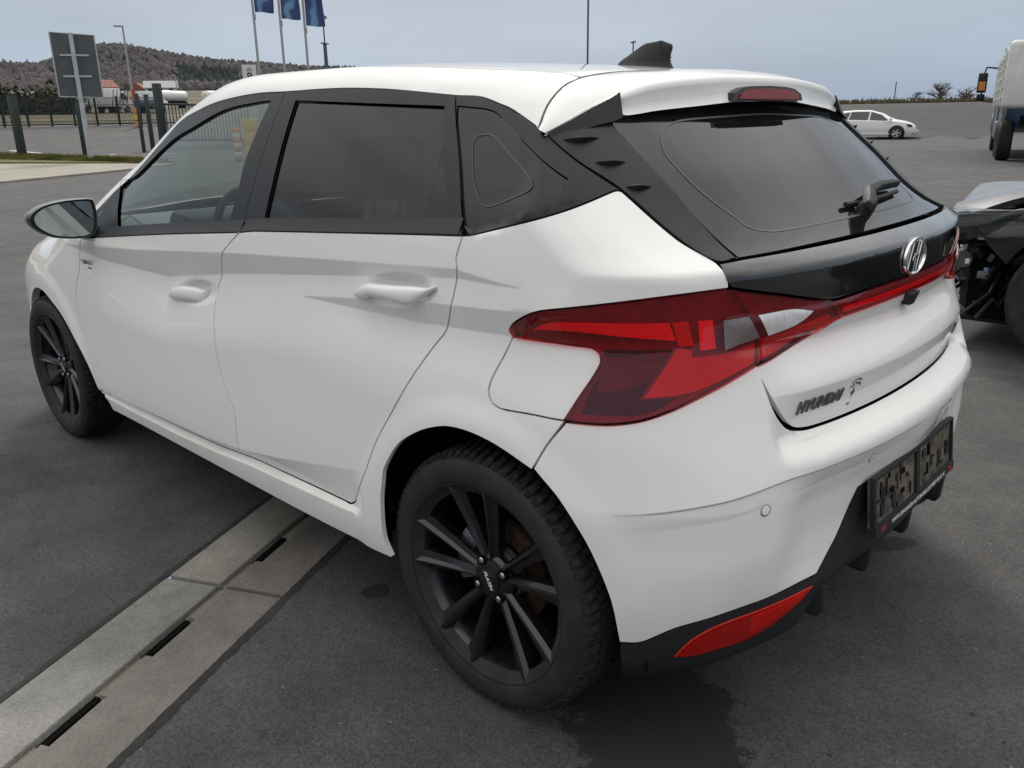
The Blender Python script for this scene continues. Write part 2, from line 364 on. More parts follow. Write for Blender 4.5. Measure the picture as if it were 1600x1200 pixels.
OUT = {
    'front_door': [[2.0711,0.8484,0.9008],[1.9309,0.8476,0.9171],[1.4147,0.8449,0.9702],[0.9233,0.8415,1.0151],[0.9332,0.8421,1.0109],[1.0254,0.8479,0.9485],[1.0801,0.8275,0.8793],[1.1106,0.8326,0.8234],[1.1141,0.8482,0.7679],[1.1043,0.8614,0.7078],[1.101,0.8654,0.6759],[1.0827,0.8678,0.5909],[1.04,0.87,0.5144],[1.0207,0.8719,0.469],[1.0217,0.8736,0.4184],[1.0192,0.8751,0.3681],[1.012,0.8666,0.3387],[1.06,0.87,0.3339],[1.1,0.87,0.3307],[1.14,0.87,0.3276],[1.18,0.87,0.3245],[1.22,0.87,0.3231],[1.26,0.87,0.3216],[1.3,0.87,0.3202],[1.34,0.87,0.3188],[1.38,0.87,0.3174],[1.42,0.87,0.3159],[1.46,0.87,0.3145],[1.5,0.87,0.3142],[1.54,0.87,0.314],[1.58,0.87,0.3137],[1.62,0.87,0.3134],[1.66,0.87,0.3131],[1.7,0.87,0.3129],[1.74,0.87,0.3126],[1.78,0.87,0.3123],[1.82,0.87,0.312],[1.86,0.87,0.3118],[1.9,0.87,0.3115],[1.94,0.87,0.3121],[1.98,0.87,0.3127],[1.9953,0.861,0.3129],[1.9841,0.8702,0.3329],[2.0064,0.8707,0.3486],[2.056,0.869,0.4145],[2.1064,0.8665,0.4706],[2.1846,0.8624,0.5759],[2.1979,0.8608,0.6417],[2.1771,0.8587,0.7137],[2.1314,0.853,0.7792],[2.1222,0.8472,0.8346]],
    'rear_door': [[0.9198,0.8415,1.0153],[0.8399,0.8405,1.025],[0.3903,0.8388,1.0559],[0.0494,0.8358,1.0779],[0.047,0.8364,1.0757],[0.0611,0.843,1.03],[0.0561,0.8449,1.0151],[0.0761,0.8462,0.9356],[0.1021,0.834,0.8856],[0.1125,0.8348,0.8659],[0.1468,0.8434,0.8261],[0.1938,0.8584,0.7633],[0.2501,0.8695,0.6827],[0.3307,0.8749,0.5686],[0.3817,0.8787,0.4717],[0.4455,0.865,0.3771],[0.4693,0.8679,0.3583],[0.5,0.87,0.3565],[0.54,0.87,0.3551],[0.58,0.87,0.3537],[0.62,0.87,0.3523],[0.66,0.87,0.3507],[0.7,0.87,0.3492],[0.74,0.87,0.3476],[0.78,0.87,0.3461],[0.82,0.87,0.3445],[0.86,0.87,0.3437],[0.9,0.87,0.3428],[0.94,0.87,0.342],[0.98,0.87,0.3401],[1.012,0.8666,0.3387],[1.0192,0.8751,0.3681],[1.0217,0.8736,0.4184],[1.0207,0.8719,0.469],[1.04,0.87,0.5144],[1.0827,0.8678,0.5909],[1.101,0.8654,0.6759],[1.1043,0.8614,0.7078],[1.1141,0.8482,0.7679],[1.1106,0.8326,0.8234],[1.0801,0.8275,0.8793],[1.0254,0.8479,0.9485],[0.9332,0.8421,1.0109]],
    'quarter': [[0.0457,0.8357,1.0782],[0.0206,0.8348,1.0815],[-0.0811,0.8251,1.107],[-0.1712,0.7811,1.1352],[-0.211,0.6775,1.167],[-0.2193,0.6643,1.1653],[-0.3336,0.6398,1.08],[-0.4061,0.6234,1.0434],[-0.4377,0.6289,1.0123],[-0.4386,0.6289,0.9994],[-0.3897,0.716,0.9951],[-0.3387,0.7653,0.9869],[-0.2431,0.8182,0.9695],[-0.1582,0.8377,0.9521],[-0.1243,0.8404,0.9376],[-0.0882,0.8367,0.9148],[-0.0801,0.8339,0.9026],[-0.0801,0.8339,0.9026],[-0.0827,0.8297,0.8865],[-0.0699,0.8354,0.8565],[-0.0428,0.8498,0.7994],[-0.0379,0.8568,0.7713],[-0.052,0.8606,0.7507],[-0.0791,0.8607,0.7447],[-0.1506,0.8552,0.7492],[-0.2291,0.8455,0.7523],[-0.2318,0.845,0.7515],[-0.1971,0.8609,0.6947],[-0.1714,0.8737,0.6416],[-0.0971,0.8759,0.664],[-0.0462,0.8776,0.6747],[0.0154,0.8786,0.679],[0.0812,0.8791,0.6713],[0.1631,0.8796,0.6389],[0.2402,0.8808,0.5864],[0.2947,0.8826,0.5119],[0.3043,0.884,0.4713],[0.3118,0.8858,0.4223],[0.3083,0.8864,0.3253],[0.2895,0.8811,0.2791],[0.2907,0.8804,0.2748],[0.454,0.8686,0.264],[0.7416,0.8656,0.2565],[1.2574,0.8629,0.2553],[1.8091,0.8606,0.2544],[2.0165,0.8583,0.2502],[2.0297,0.8647,0.2827],[2.0928,0.86,0.3137],[1.9953,0.861,0.3122],[1.98,0.87,0.312],[1.94,0.87,0.3114],[1.9,0.87,0.3108],[1.86,0.87,0.3111],[1.82,0.87,0.3113],[1.78,0.87,0.3116],[1.74,0.87,0.3119],[1.7,0.87,0.3122],[1.66,0.87,0.3124],[1.62,0.87,0.3127],[1.58,0.87,0.313],[1.54,0.87,0.3133],[1.5,0.87,0.3135],[1.46,0.87,0.3138],[1.42,0.87,0.3152],[1.38,0.87,0.3167],[1.34,0.87,0.3181],[1.3,0.87,0.3195],[1.26,0.87,0.3209],[1.22,0.87,0.3224],[1.18,0.87,0.3238],[1.14,0.87,0.3269],[1.1,0.87,0.33],[1.06,0.87,0.3332],[1.02,0.87,0.3363],[0.98,0.87,0.3394],[0.94,0.87,0.3413],[0.9,0.87,0.3421],[0.86,0.87,0.343],[0.82,0.87,0.3438],[0.78,0.87,0.3454],[0.74,0.87,0.3469],[0.7,0.87,0.3485],[0.66,0.87,0.35],[0.62,0.87,0.3516],[0.58,0.87,0.353],[0.54,0.87,0.3544],[0.5,0.87,0.3558],[0.4693,0.8679,0.3576],[0.4455,0.865,0.3771],[0.3817,0.8787,0.4717],[0.3307,0.8749,0.5686],[0.2501,0.8695,0.6827],[0.1938,0.8584,0.7633],[0.1468,0.8434,0.8261],[0.1125,0.8348,0.8659],[0.1021,0.834,0.8856],[0.0761,0.8462,0.9356],[0.0561,0.8449,1.0151],[0.0611,0.843,1.03]],
    'flap': [[-0.0827,0.8297,0.8865],[-0.0699,0.8354,0.8565],[-0.0428,0.8498,0.7994],[-0.0379,0.8568,0.7713],[-0.052,0.8606,0.7507],[-0.0791,0.8607,0.7447],[-0.1506,0.8552,0.7492],[-0.2291,0.8455,0.7523],[-0.2518,0.8261,0.8012],[-0.2709,0.8088,0.8414],[-0.2795,0.7993,0.8671],[-0.2754,0.7982,0.8821],[-0.2605,0.8025,0.8915],[-0.1951,0.8174,0.8918],[-0.0911,0.8292,0.8905]],
    'tail': [[-0.0801,0.8339,0.9026],[-0.0882,0.8367,0.9148],[-0.1243,0.8404,0.9376],[-0.1582,0.8377,0.9521],[-0.2431,0.8182,0.9695],[-0.3387,0.7653,0.9869],[-0.3897,0.716,0.9951],[-0.4386,0.6289,0.9994],[-0.4609,0.5927,0.957],[-0.4726,0.5623,0.9027],[-0.479,0.5743,0.8537],[-0.4601,0.6407,0.8314],[-0.4338,0.7005,0.8094],[-0.3996,0.7457,0.7861],[-0.3649,0.7784,0.7692],[-0.3295,0.8029,0.7598],[-0.2958,0.821,0.7554],[-0.2328,0.8444,0.7529],[-0.2518,0.8261,0.8012],[-0.2709,0.8088,0.8414],[-0.2795,0.7993,0.8671],[-0.2754,0.7982,0.8821],[-0.2605,0.8025,0.8915],[-0.1951,0.8174,0.8918],[-0.0911,0.8292,0.8905]],
    'tailin': [[-0.4409,0.6257,0.9968],[-0.457,0.6007,0.9626],[-0.4688,0.5849,0.9348],[-0.4728,0.5569,0.8979],[-0.4795,0.5728,0.8535],[-0.488,0.5084,0.8627],[-0.5008,0.4113,0.8815],[-0.5218,0.3499,0.9023],[-0.5262,0.3268,0.9054],[-0.5205,0.366,0.9431],[-0.5052,0.4368,0.9566],[-0.4845,0.5215,0.9751]],
    'front_frame': [[2.0549,0.8471,0.9043],[1.9309,0.8476,0.9171],[1.4147,0.8449,0.9702],[0.9233,0.8415,1.0151],[0.928,0.8406,1.0163],[0.9439,0.8264,1.0275],[0.9261,0.8239,1.0355],[0.9312,0.8082,1.0768],[0.9258,0.7905,1.1202],[0.926,0.6582,1.3748],[1.0891,0.6527,1.3759],[1.2821,0.6496,1.3628],[1.4498,0.6458,1.3376],[1.6301,0.6444,1.2896],[1.9686,0.7415,1.0675],[1.9686,0.7415,1.0675],[2.0214,0.8049,0.9649]],
    'rear_frame': [[0.9198,0.8415,1.0153],[0.8399,0.8405,1.025],[0.3903,0.8388,1.0559],[0.0494,0.8358,1.0779],[0.0613,0.8186,1.0919],[0.1497,0.7405,1.2182],[0.253,0.6494,1.3481],[0.3868,0.6501,1.3613],[0.5027,0.6519,1.3704],[0.695,0.6546,1.3777],[0.9276,0.6571,1.3765],[0.926,0.6582,1.3748],[0.9258,0.7905,1.1202],[0.9312,0.8082,1.0768],[0.9261,0.8239,1.0355],[0.9439,0.8264,1.0275],[0.928,0.8406,1.0163]],
    'quarter_trim': [[0.0206,0.8348,1.0815],[-0.0811,0.8251,1.107],[-0.1712,0.7811,1.1352],[-0.211,0.6775,1.167],[-0.2193,0.6643,1.1653],[-0.1415,0.6986,1.217],[-0.0476,0.6901,1.2708],[-0.0253,0.6861,1.2804],[0.0687,0.6623,1.317],[0.1126,0.6551,1.3292],[0.1788,0.6465,1.345],[0.2521,0.6482,1.3494],[0.1478,0.7405,1.2182],[0.0541,0.822,1.0889]],
    'fglass': [[0.9847,0.6684,1.3562],[1.0092,0.7524,1.1992],[1.0026,0.79,1.1165],[1.0117,0.8263,1.0224],[1.6135,0.8295,0.967],[1.7777,0.8258,0.9581],[1.9694,0.7126,1.1039],[1.8344,0.7166,1.1246],[1.6734,0.6911,1.2083],[1.567,0.6797,1.254],[1.4506,0.6785,1.2839],[1.2562,0.6672,1.3348],[1.0689,0.6673,1.3529]],
    'rglass': [[0.8582,0.6717,1.3534],[0.2714,0.6663,1.3282],[0.0998,0.8166,1.094],[0.8249,0.8247,1.0413],[0.8314,0.7792,1.152]],
    'qglass': [[0.2331,0.663,1.3289],[0.1257,0.6654,1.3179],[0.0698,0.681,1.2944],[-0.1474,0.7381,1.1897],[-0.1547,0.7617,1.168],[0.0317,0.8182,1.0941],[0.0577,0.8165,1.0958]],
    'rsplit_glass': [[0.2232,0.7136,1.2599],[0.2028,0.7701,1.1731],[0.1889,0.8181,1.0876]],
    'qline': [[0.1316,0.7052,1.2667],[0.1065,0.7015,1.2706],[0.0742,0.7059,1.2632],[0.0062,0.7303,1.2272],[-0.0695,0.7605,1.1905],[-0.0849,0.7722,1.1774],[-0.0802,0.778,1.1692],[-0.0363,0.786,1.1506],[0.0091,0.7941,1.135],[0.0325,0.7925,1.1373],[0.0477,0.7862,1.1474],[0.0846,0.7636,1.1825],[0.1119,0.7393,1.219],[0.1314,0.7174,1.2502]],
    'rail_low': [[1.9686,0.7415,1.0675],[1.6301,0.6444,1.2896],[1.4498,0.6458,1.3376],[1.2821,0.6496,1.3628],[1.0891,0.6527,1.3759],[0.9276,0.6571,1.3765],[0.695,0.6546,1.3777],[0.5027,0.6519,1.3704],[0.3868,0.6501,1.3613],[0.2541,0.6483,1.3495],[0.1788,0.6465,1.345],[0.1126,0.6551,1.3292],[0.0687,0.6623,1.317],[-0.0253,0.6861,1.2804]],
    'fin': [[-0.0476,0.6901,1.2708],[-0.1415,0.6986,1.217],[-0.2193,0.6643,1.1653],[-0.3336,0.6398,1.08],[-0.4061,0.6234,1.0434],[-0.4222,0.5776,1.0462],[-0.4227,0.5808,1.0455],[-0.2611,0.5566,1.162],[-0.1613,0.5606,1.2457],[-0.1161,0.5613,1.2828],[-0.1108,0.5544,1.2889],[-0.0893,0.5091,1.3163],[-0.0765,0.4946,1.3292],[-0.0747,0.5764,1.3144],[-0.0702,0.6482,1.2906]],
    'ridge1': [[-0.089,0.6841,1.2575],[-0.1104,0.655,1.2604],[-0.1263,0.6182,1.2595]],
    'ridge2': [[-0.157,0.6707,1.216],[-0.1695,0.6383,1.2172],[-0.1848,0.6087,1.2138]],
    'ridge3': [[-0.2176,0.6519,1.1715],[-0.2276,0.6239,1.1725],[-0.2401,0.5989,1.1689]],
    'spseam': [[0.0073,0.5241,1.3774],[-0.0049,0.5951,1.3557],[-0.0116,0.643,1.3243],[-0.0245,0.6851,1.2816]],
    'roofseam': [[0.1634,0.5605,1.4012],[0.0109,0.5132,1.3803],[0.008,0.5016,1.3804],[0.018,0.4031,1.3934],[0.0219,0.2754,1.4022]],
    'fintop': [[-0.0765,0.4946,1.3292],[-0.0747,0.5764,1.3144],[-0.0702,0.6482,1.2906],[-0.0501,0.6892,1.2707]],
    'blow': [[-0.3507,0.8122,0.2918],[-0.3852,0.7914,0.3048],[-0.4439,0.745,0.3436],[-0.5022,0.6649,0.3637],[-0.5466,0.5521,0.3705],[-0.574,0.4218,0.3712],[-0.5778,0.3377,0.4407],[-0.5868,0.2808,0.5266],[-0.6055,0.1096,0.5324],[-0.5808,-0.3138,0.5073],[-0.5518,-0.5347,0.4597]],
    'bcrease': [[-0.314,0.8437,0.5874],[-0.407,0.7896,0.5982],[-0.4728,0.7308,0.61],[-0.521,0.6394,0.6149],[-0.5615,0.5251,0.6242],[-0.6024,0.3982,0.6359],[-0.6231,0.1904,0.6255],[-0.6376,0.0075,0.6291],[-0.6212,-0.2773,0.6343]],
    'refl': [[-0.4303,0.7383,0.2669],[-0.458,0.7202,0.3096],[-0.4885,0.6821,0.3353],[-0.5248,0.606,0.345],[-0.5731,0.4369,0.3498],[-0.5629,0.4669,0.3224],[-0.5359,0.5361,0.2868],[-0.5105,0.5977,0.2709],[-0.4817,0.6626,0.2682],[-0.4479,0.7163,0.2637]],
    'refl_hi': [[-0.5235,0.6046,0.3348],[-0.5467,0.5384,0.3386],[-0.5691,0.4543,0.3438],[-0.5606,0.481,0.3281],[-0.5365,0.5452,0.3009],[-0.5135,0.5998,0.2841]],
    'tl_strip': [[-0.1335,0.8307,0.9094],[-0.1711,0.8305,0.9267],[-0.2357,0.8198,0.9361],[-0.3808,0.7292,0.9431],[-0.3909,0.719,0.9093],[-0.3093,0.782,0.9153],[-0.2333,0.8165,0.918]],
    'tl_seg2': [[-0.3838,0.7255,0.9429],[-0.4039,0.6999,0.9448],[-0.4142,0.6927,0.8995],[-0.394,0.7165,0.8984]],
    'tl_small': [[-0.4141,0.6818,0.9443],[-0.4274,0.655,0.9438],[-0.4384,0.6541,0.8909],[-0.4222,0.685,0.8896]],
    'tl_clear': [[-0.4345,0.6421,0.9425],[-0.4603,0.597,0.9443],[-0.471,0.5696,0.9051],[-0.4527,0.6146,0.895],[-0.4424,0.6467,0.8863]],
    'tl_low': [[-0.3928,0.7187,0.8963],[-0.4107,0.6995,0.893],[-0.415,0.6986,0.879],[-0.4446,0.6452,0.8802],[-0.4683,0.5591,0.8863],[-0.478,0.5774,0.8542],[-0.4587,0.6411,0.8362],[-0.4205,0.7144,0.815],[-0.3579,0.7724,0.8048]],
    'tl_dark': [[-0.2789,0.7953,0.8908],[-0.3896,0.7221,0.8952],[-0.3661,0.7559,0.8421],[-0.3533,0.7759,0.8034],[-0.4071,0.7314,0.8077],[-0.3674,0.7742,0.7775],[-0.2569,0.8338,0.7674],[-0.2663,0.8177,0.8137],[-0.2859,0.7977,0.863]],
    'tl_facet': [[-0.2854,0.7955,0.8748],[-0.3873,0.7248,0.8929],[-0.3653,0.7584,0.8351],[-0.3156,0.7944,0.816],[-0.2782,0.8135,0.8127]],
    'ti_clear': [[-0.4682,0.5779,0.9445],[-0.4927,0.4958,0.9447],[-0.5105,0.4351,0.9341],[-0.4994,0.48,0.9164],[-0.4773,0.549,0.9046]],
    'ti_low': [[-0.4728,0.5507,0.8917],[-0.5229,0.3579,0.9119],[-0.5217,0.3533,0.9042],[-0.5017,0.4139,0.8848],[-0.4798,0.5688,0.8564]],
    'sens1': [[-0.5312,0.6212,0.5835]],
    'sens2': [[-0.6028,0.2286,0.5821]],
    'handle_f': [[1.4344,0.83,0.7809],[1.3847,0.8268,0.8054],[1.3055,0.8153,0.8196],[1.1901,0.8135,0.8218],[1.1997,0.8146,0.807],[1.2112,0.8349,0.7811],[1.231,0.838,0.7749],[1.2844,0.832,0.7746],[1.3622,0.8365,0.7688],[1.41,0.8354,0.7642]],
    'cup_f': [[1.4222,0.8327,0.7725],[1.3572,0.8253,0.8208],[1.2791,0.8247,0.8462],[1.2165,0.8252,0.8477],[1.1914,0.8131,0.8196],[1.2077,0.8369,0.78],[1.264,0.8448,0.7554],[1.323,0.8437,0.7488],[1.3699,0.838,0.7618]],
    'handle_r': [[0.4131,0.8419,0.9109],[0.3921,0.8391,0.9314],[0.3613,0.8338,0.9449],[0.3234,0.826,0.9498],[0.2411,0.8188,0.9558],[0.1246,0.8403,0.9664],[0.1249,0.8403,0.9622],[0.1509,0.8385,0.9406],[0.1868,0.8396,0.9205],[0.2042,0.8377,0.9163],[0.2527,0.8301,0.9185],[0.3014,0.8273,0.9203],[0.3409,0.8333,0.9175],[0.3557,0.8411,0.9078],[0.3768,0.8435,0.9068]],
    'cup_r': [[0.4134,0.8414,0.9138],[0.3576,0.8357,0.9545],[0.3011,0.8414,0.978],[0.2415,0.8434,0.9891],[0.1897,0.8418,0.9877],[0.1246,0.8402,0.9677],[0.1434,0.8395,0.9432],[0.1991,0.8384,0.9171],[0.2487,0.8387,0.8957],[0.2922,0.8372,0.8862],[0.3258,0.8383,0.8874],[0.3488,0.8413,0.9027]],
    'hyundai': [[-0.5245,0.4798,0.7331],[-0.5264,0.4918,0.7595],[-0.556,0.3552,0.7636],[-0.5523,0.3356,0.7341]],
    'sticker': [[-0.5601,0.2986,0.7447]],
    'i20': [[-0.5726,-0.2671,0.7886]],
    'fender_badge': [[2.1178,0.8473,0.8303],[2.0039,0.8412,0.8246]],
    'glassline': [[-0.1505,-0.2102,1.2994],[-0.1538,0.0071,1.3027],[-0.153,0.1888,1.2985],[-0.1454,0.3388,1.2934],[-0.1472,0.3914,1.2862],[-0.159,0.4399,1.2702],[-0.1699,0.4625,1.2579],[-0.1987,0.4897,1.23],[-0.277,0.4884,1.1643],[-0.3486,0.456,1.1077],[-0.3686,0.452,1.0936],[-0.3867,0.4322,1.0841],[-0.4048,0.3855,1.0782],[-0.4275,0.2101,1.0781],[-0.4289,-0.031,1.0831],[-0.4162,-0.1255,1.0894],[-0.4,-0.174,1.0986],[-0.3972,-0.1473,1.102]],
    'plate': [[-0.5998,0.1518,0.372],[-0.5934,0.2179,0.5208],[-0.5794,-0.3211,0.5012]],
    'wip': [[-0.4551,0.0319,1.0672],[-0.4312,-0.1252,1.0796],[-0.3919,-0.315,1.0939]],
    'farch': [[2.9443,0.8051,0.575],[2.7103,0.8468,0.6317],[2.585,0.8591,0.6388],[2.4582,0.8657,0.6062],[2.3421,0.8692,0.5659],[2.2143,0.8726,0.4628],[2.1253,0.8698,0.3622],[2.0846,0.8686,0.3184],[2.021,0.8586,0.2518]],
    'rarch': [[0.2895,0.8811,0.2791],[0.3083,0.8864,0.3253],[0.3118,0.8858,0.4223],[0.3043,0.884,0.4713],[0.2947,0.8826,0.5119],[0.2402,0.8808,0.5864],[0.1631,0.8796,0.6389],[0.0812,0.8791,0.6713],[0.0154,0.8786,0.679],[-0.0462,0.8776,0.6747],[-0.0971,0.8759,0.664],[-0.1714,0.8737,0.6416],[-0.2351,0.8708,0.6],[-0.2849,0.8588,0.5329],[-0.3147,0.8453,0.469],[-0.3386,0.8315,0.3944],[-0.3494,0.815,0.3001]],
    'dent': [[-0.5958,0.0534,0.6786],[-0.6239,0.0485,0.6651],[-0.6223,0.0145,0.6667]],
    'fdoor_edge': [[2.0711,0.8484,0.9008],[2.1222,0.8472,0.8346],[2.1314,0.853,0.7792],[2.1771,0.8587,0.7137],[2.1979,0.8608,0.6417],[2.1846,0.8624,0.5759],[2.1064,0.8665,0.4706],[2.056,0.869,0.4145],[2.0064,0.8707,0.3486],[2.0928,0.86,0.3066]],
}

# ================================================================ car shell meshing
def grad(P, e=1.5e-3):
    G = np.stack([F(P+e*v)-F(P-e*v) for v in np.eye(3)], 1)
    return G/np.maximum(np.linalg.norm(G, axis=1, keepdims=True), 1e-9)
SA, SR = .30, .85            # girth coordinate: s = x ahead of SA, then an angle round the vertical axis at (SA, 0)
SC = SA-SR*math.pi/2         # s of the rear centre line
def to_side(P):
    P = np.atleast_2d(np.asarray(P, float)); x, y, z = P.T
    ph = np.arctan2(SA-x, y)
    return np.stack([np.where((x >= SA) & (y > 0), x, SA-SR*ph), z], 1)
def rays_side(uv):
    s, z = uv.T; ph = (SA-s)/SR; fl = s >= SA
    O = np.stack([np.where(fl, s, SA), 0*s, z], 1)
    D = np.stack([np.where(fl, 0, -np.sin(ph)), np.where(fl, 1, np.cos(ph)), 0*s], 1)
    return O, D
def make_roofmap(z0, rr):
    def to(P):
        P = np.atleast_2d(np.asarray(P, float)); return np.stack([P[:, 0], rr*np.arctan2(P[:, 1], P[:, 2]-z0)], 1)
    def rays(uv):
        x, a = uv.T; a = a/rr
        return np.stack([x, 0*x, 0*x+z0], 1), np.stack([0*x, np.sin(a), np.cos(a)], 1)
    return to, rays
MAPS = {'side': (to_side, rays_side), 'roof': make_roofmap(.95, .5), 'hood': make_roofmap(.45, .6)}
def solve(uv, mapping, off=0.):
    O, D = MAPS[mapping][1](np.asarray(uv, float))
    lo = np.zeros(len(O)); hi = np.full(len(O), 1.25)
    if mapping == 'side': hi = np.where(np.asarray(uv)[:, 0] >= SA, 1.05, 1.3)
    for _ in range(24):
        m = (lo+hi)/2; f = F(O+D*m[:, None]); ins = f < 0
        lo = np.where(ins, m, lo); hi = np.where(ins, hi, m)
    P = O+D*lo[:, None]; n = grad(P)
    return P+n*off, n
def smooth_loop(P, closed=True, corner=38., step=.012):
    """Catmull-Rom through the traced points, sharp where the outline really turns"""
    P = np.asarray(P, float); n = len(P); out = []
    def ang(i):
        a = P[i]-P[i-1]; c = P[(i+1) % n]-P[i]
        return abs(math.degrees(math.atan2(a[0]*c[1]-a[1]*c[0], a@c)))
    sharp = [ang(i) > corner if (closed or 0 < i < n-1) else True for i in range(n)]
    def tan(i):
        return (P[(i+1) % n]-P[i-1])/2
    for i in range(n if closed else n-1):
        j = (i+1) % n; L = np.linalg.norm(P[j]-P[i]); k = max(1, int(math.ceil(L/step)))
        d = P[j]-P[i]
        def lim(t):
            q = np.linalg.norm(t); return t*(L/q) if q > L else t
        m0 = d if sharp[i] else lim(tan(i)); m1 = d if sharp[j] else lim(tan(j))
        for q in range(k):
            u = q/k; h = (2*u**3-3*u**2+1, u**3-2*u**2+u, -2*u**3+3*u**2, u**3-u**2)
            out.append(h[0]*P[i]+h[1]*m0+h[2]*P[j]+h[3]*m1)
    if not closed: out.append(P[-1])
    return np.array(out)
def area2(P): return float(np.sum(P[:, 0]*np.roll(P[:, 1], -1)-P[:, 1]*np.roll(P[:, 0], -1)))/2
def inset_loop(P, d):
    if area2(P) < 0: P = P[::-1]
    if abs(d) < 1e-7: return P
    e = np.roll(P, -1, 0)-P; e = e/np.maximum(np.linalg.norm(e, axis=1, keepdims=True), 1e-9)
    nr = np.stack([-e[:, 1], e[:, 0]], 1); a = np.roll(nr, 1, 0); m = a+nr
    m = m/np.maximum((m*nr).sum(1, keepdims=True), .5)
    return P+m*d
def inside(pts, poly):
    x, y = pts.T; c = np.zeros(len(pts), bool); q = np.roll(poly, 1, 0)
    for (x1, y1), (x2, y2) in zip(poly, q):
        k = ((y1 > y) != (y2 > y)) & (x < (x2-x1)*(y-y1)/((y2-y1) if abs(y2-y1) > 1e-12 else 1e-12)+x1)
        c ^= k
    return c
def near_loop(pts, poly, d):
    a = poly; b = np.roll(poly, -1, 0); bad = np.zeros(len(pts), bool)
    for i in range(0, len(a)):
        v = b[i]-a[i]; w = pts-a[i]; t = np.clip((w@v)/max(v@v, 1e-12), 0, 1); bad |= np.linalg.norm(w-t[:, None]*v, axis=1) < d
    return bad
def crease_lines():
    L = []
    xs_ = np.arange(-.30, 2.5, .012)
    for fn, a, b_ in ((z1u, -.12, 2.45), (z1l, -.12, 2.45), (z2u, -.10, .655), (z2l, -.10, .655), (zlc, .40, 2.06), (zsr, .44, 2.08), (lambda x: zsr(x)+.012, .44, 2.08)):
        x = xs_[(xs_ > a) & (xs_ < b_)]; P = np.stack([x, .86+0*x, fn(x)], 1)
        L.append(np.stack([np.where(x >= SA, x, to_side(P)[:, 0]), fn(x)], 1))
    # round the back: s as a function of y at the crease height
    def back(zf, y0, y1):
        ys = np.arange(y0, y1, .012); zs = zf(ys); lo = np.full(len(ys), -.9); hi = np.full(len(ys), .2)
        for _ in range(26):
            m = (lo+hi)/2; ins = F(np.stack([m, ys, zs], 1)) < 0; hi = np.where(ins, m, hi); lo = np.where(ins, lo, m)
        q = to_side(np.stack([hi, ys, zs], 1)); L.append(q); L.append(np.stack([2*SC-q[:, 0], q[:, 1]], 1))
    back(lambda y: bcz(y), .0, .83); back(lambda y: bcz(y)-.004, .0, .83); back(lambda y: bcz(y)-.040, .30, .80)
    for z0 in (.64, .665, .785, .698, 1.027): back(lambda y: 0*y+z0, .0, .60)
    return L
CREASES = None
FINE = [(.255, .942, .165, .065), (1.245, .808, .175, .062)]
PANELS = {}
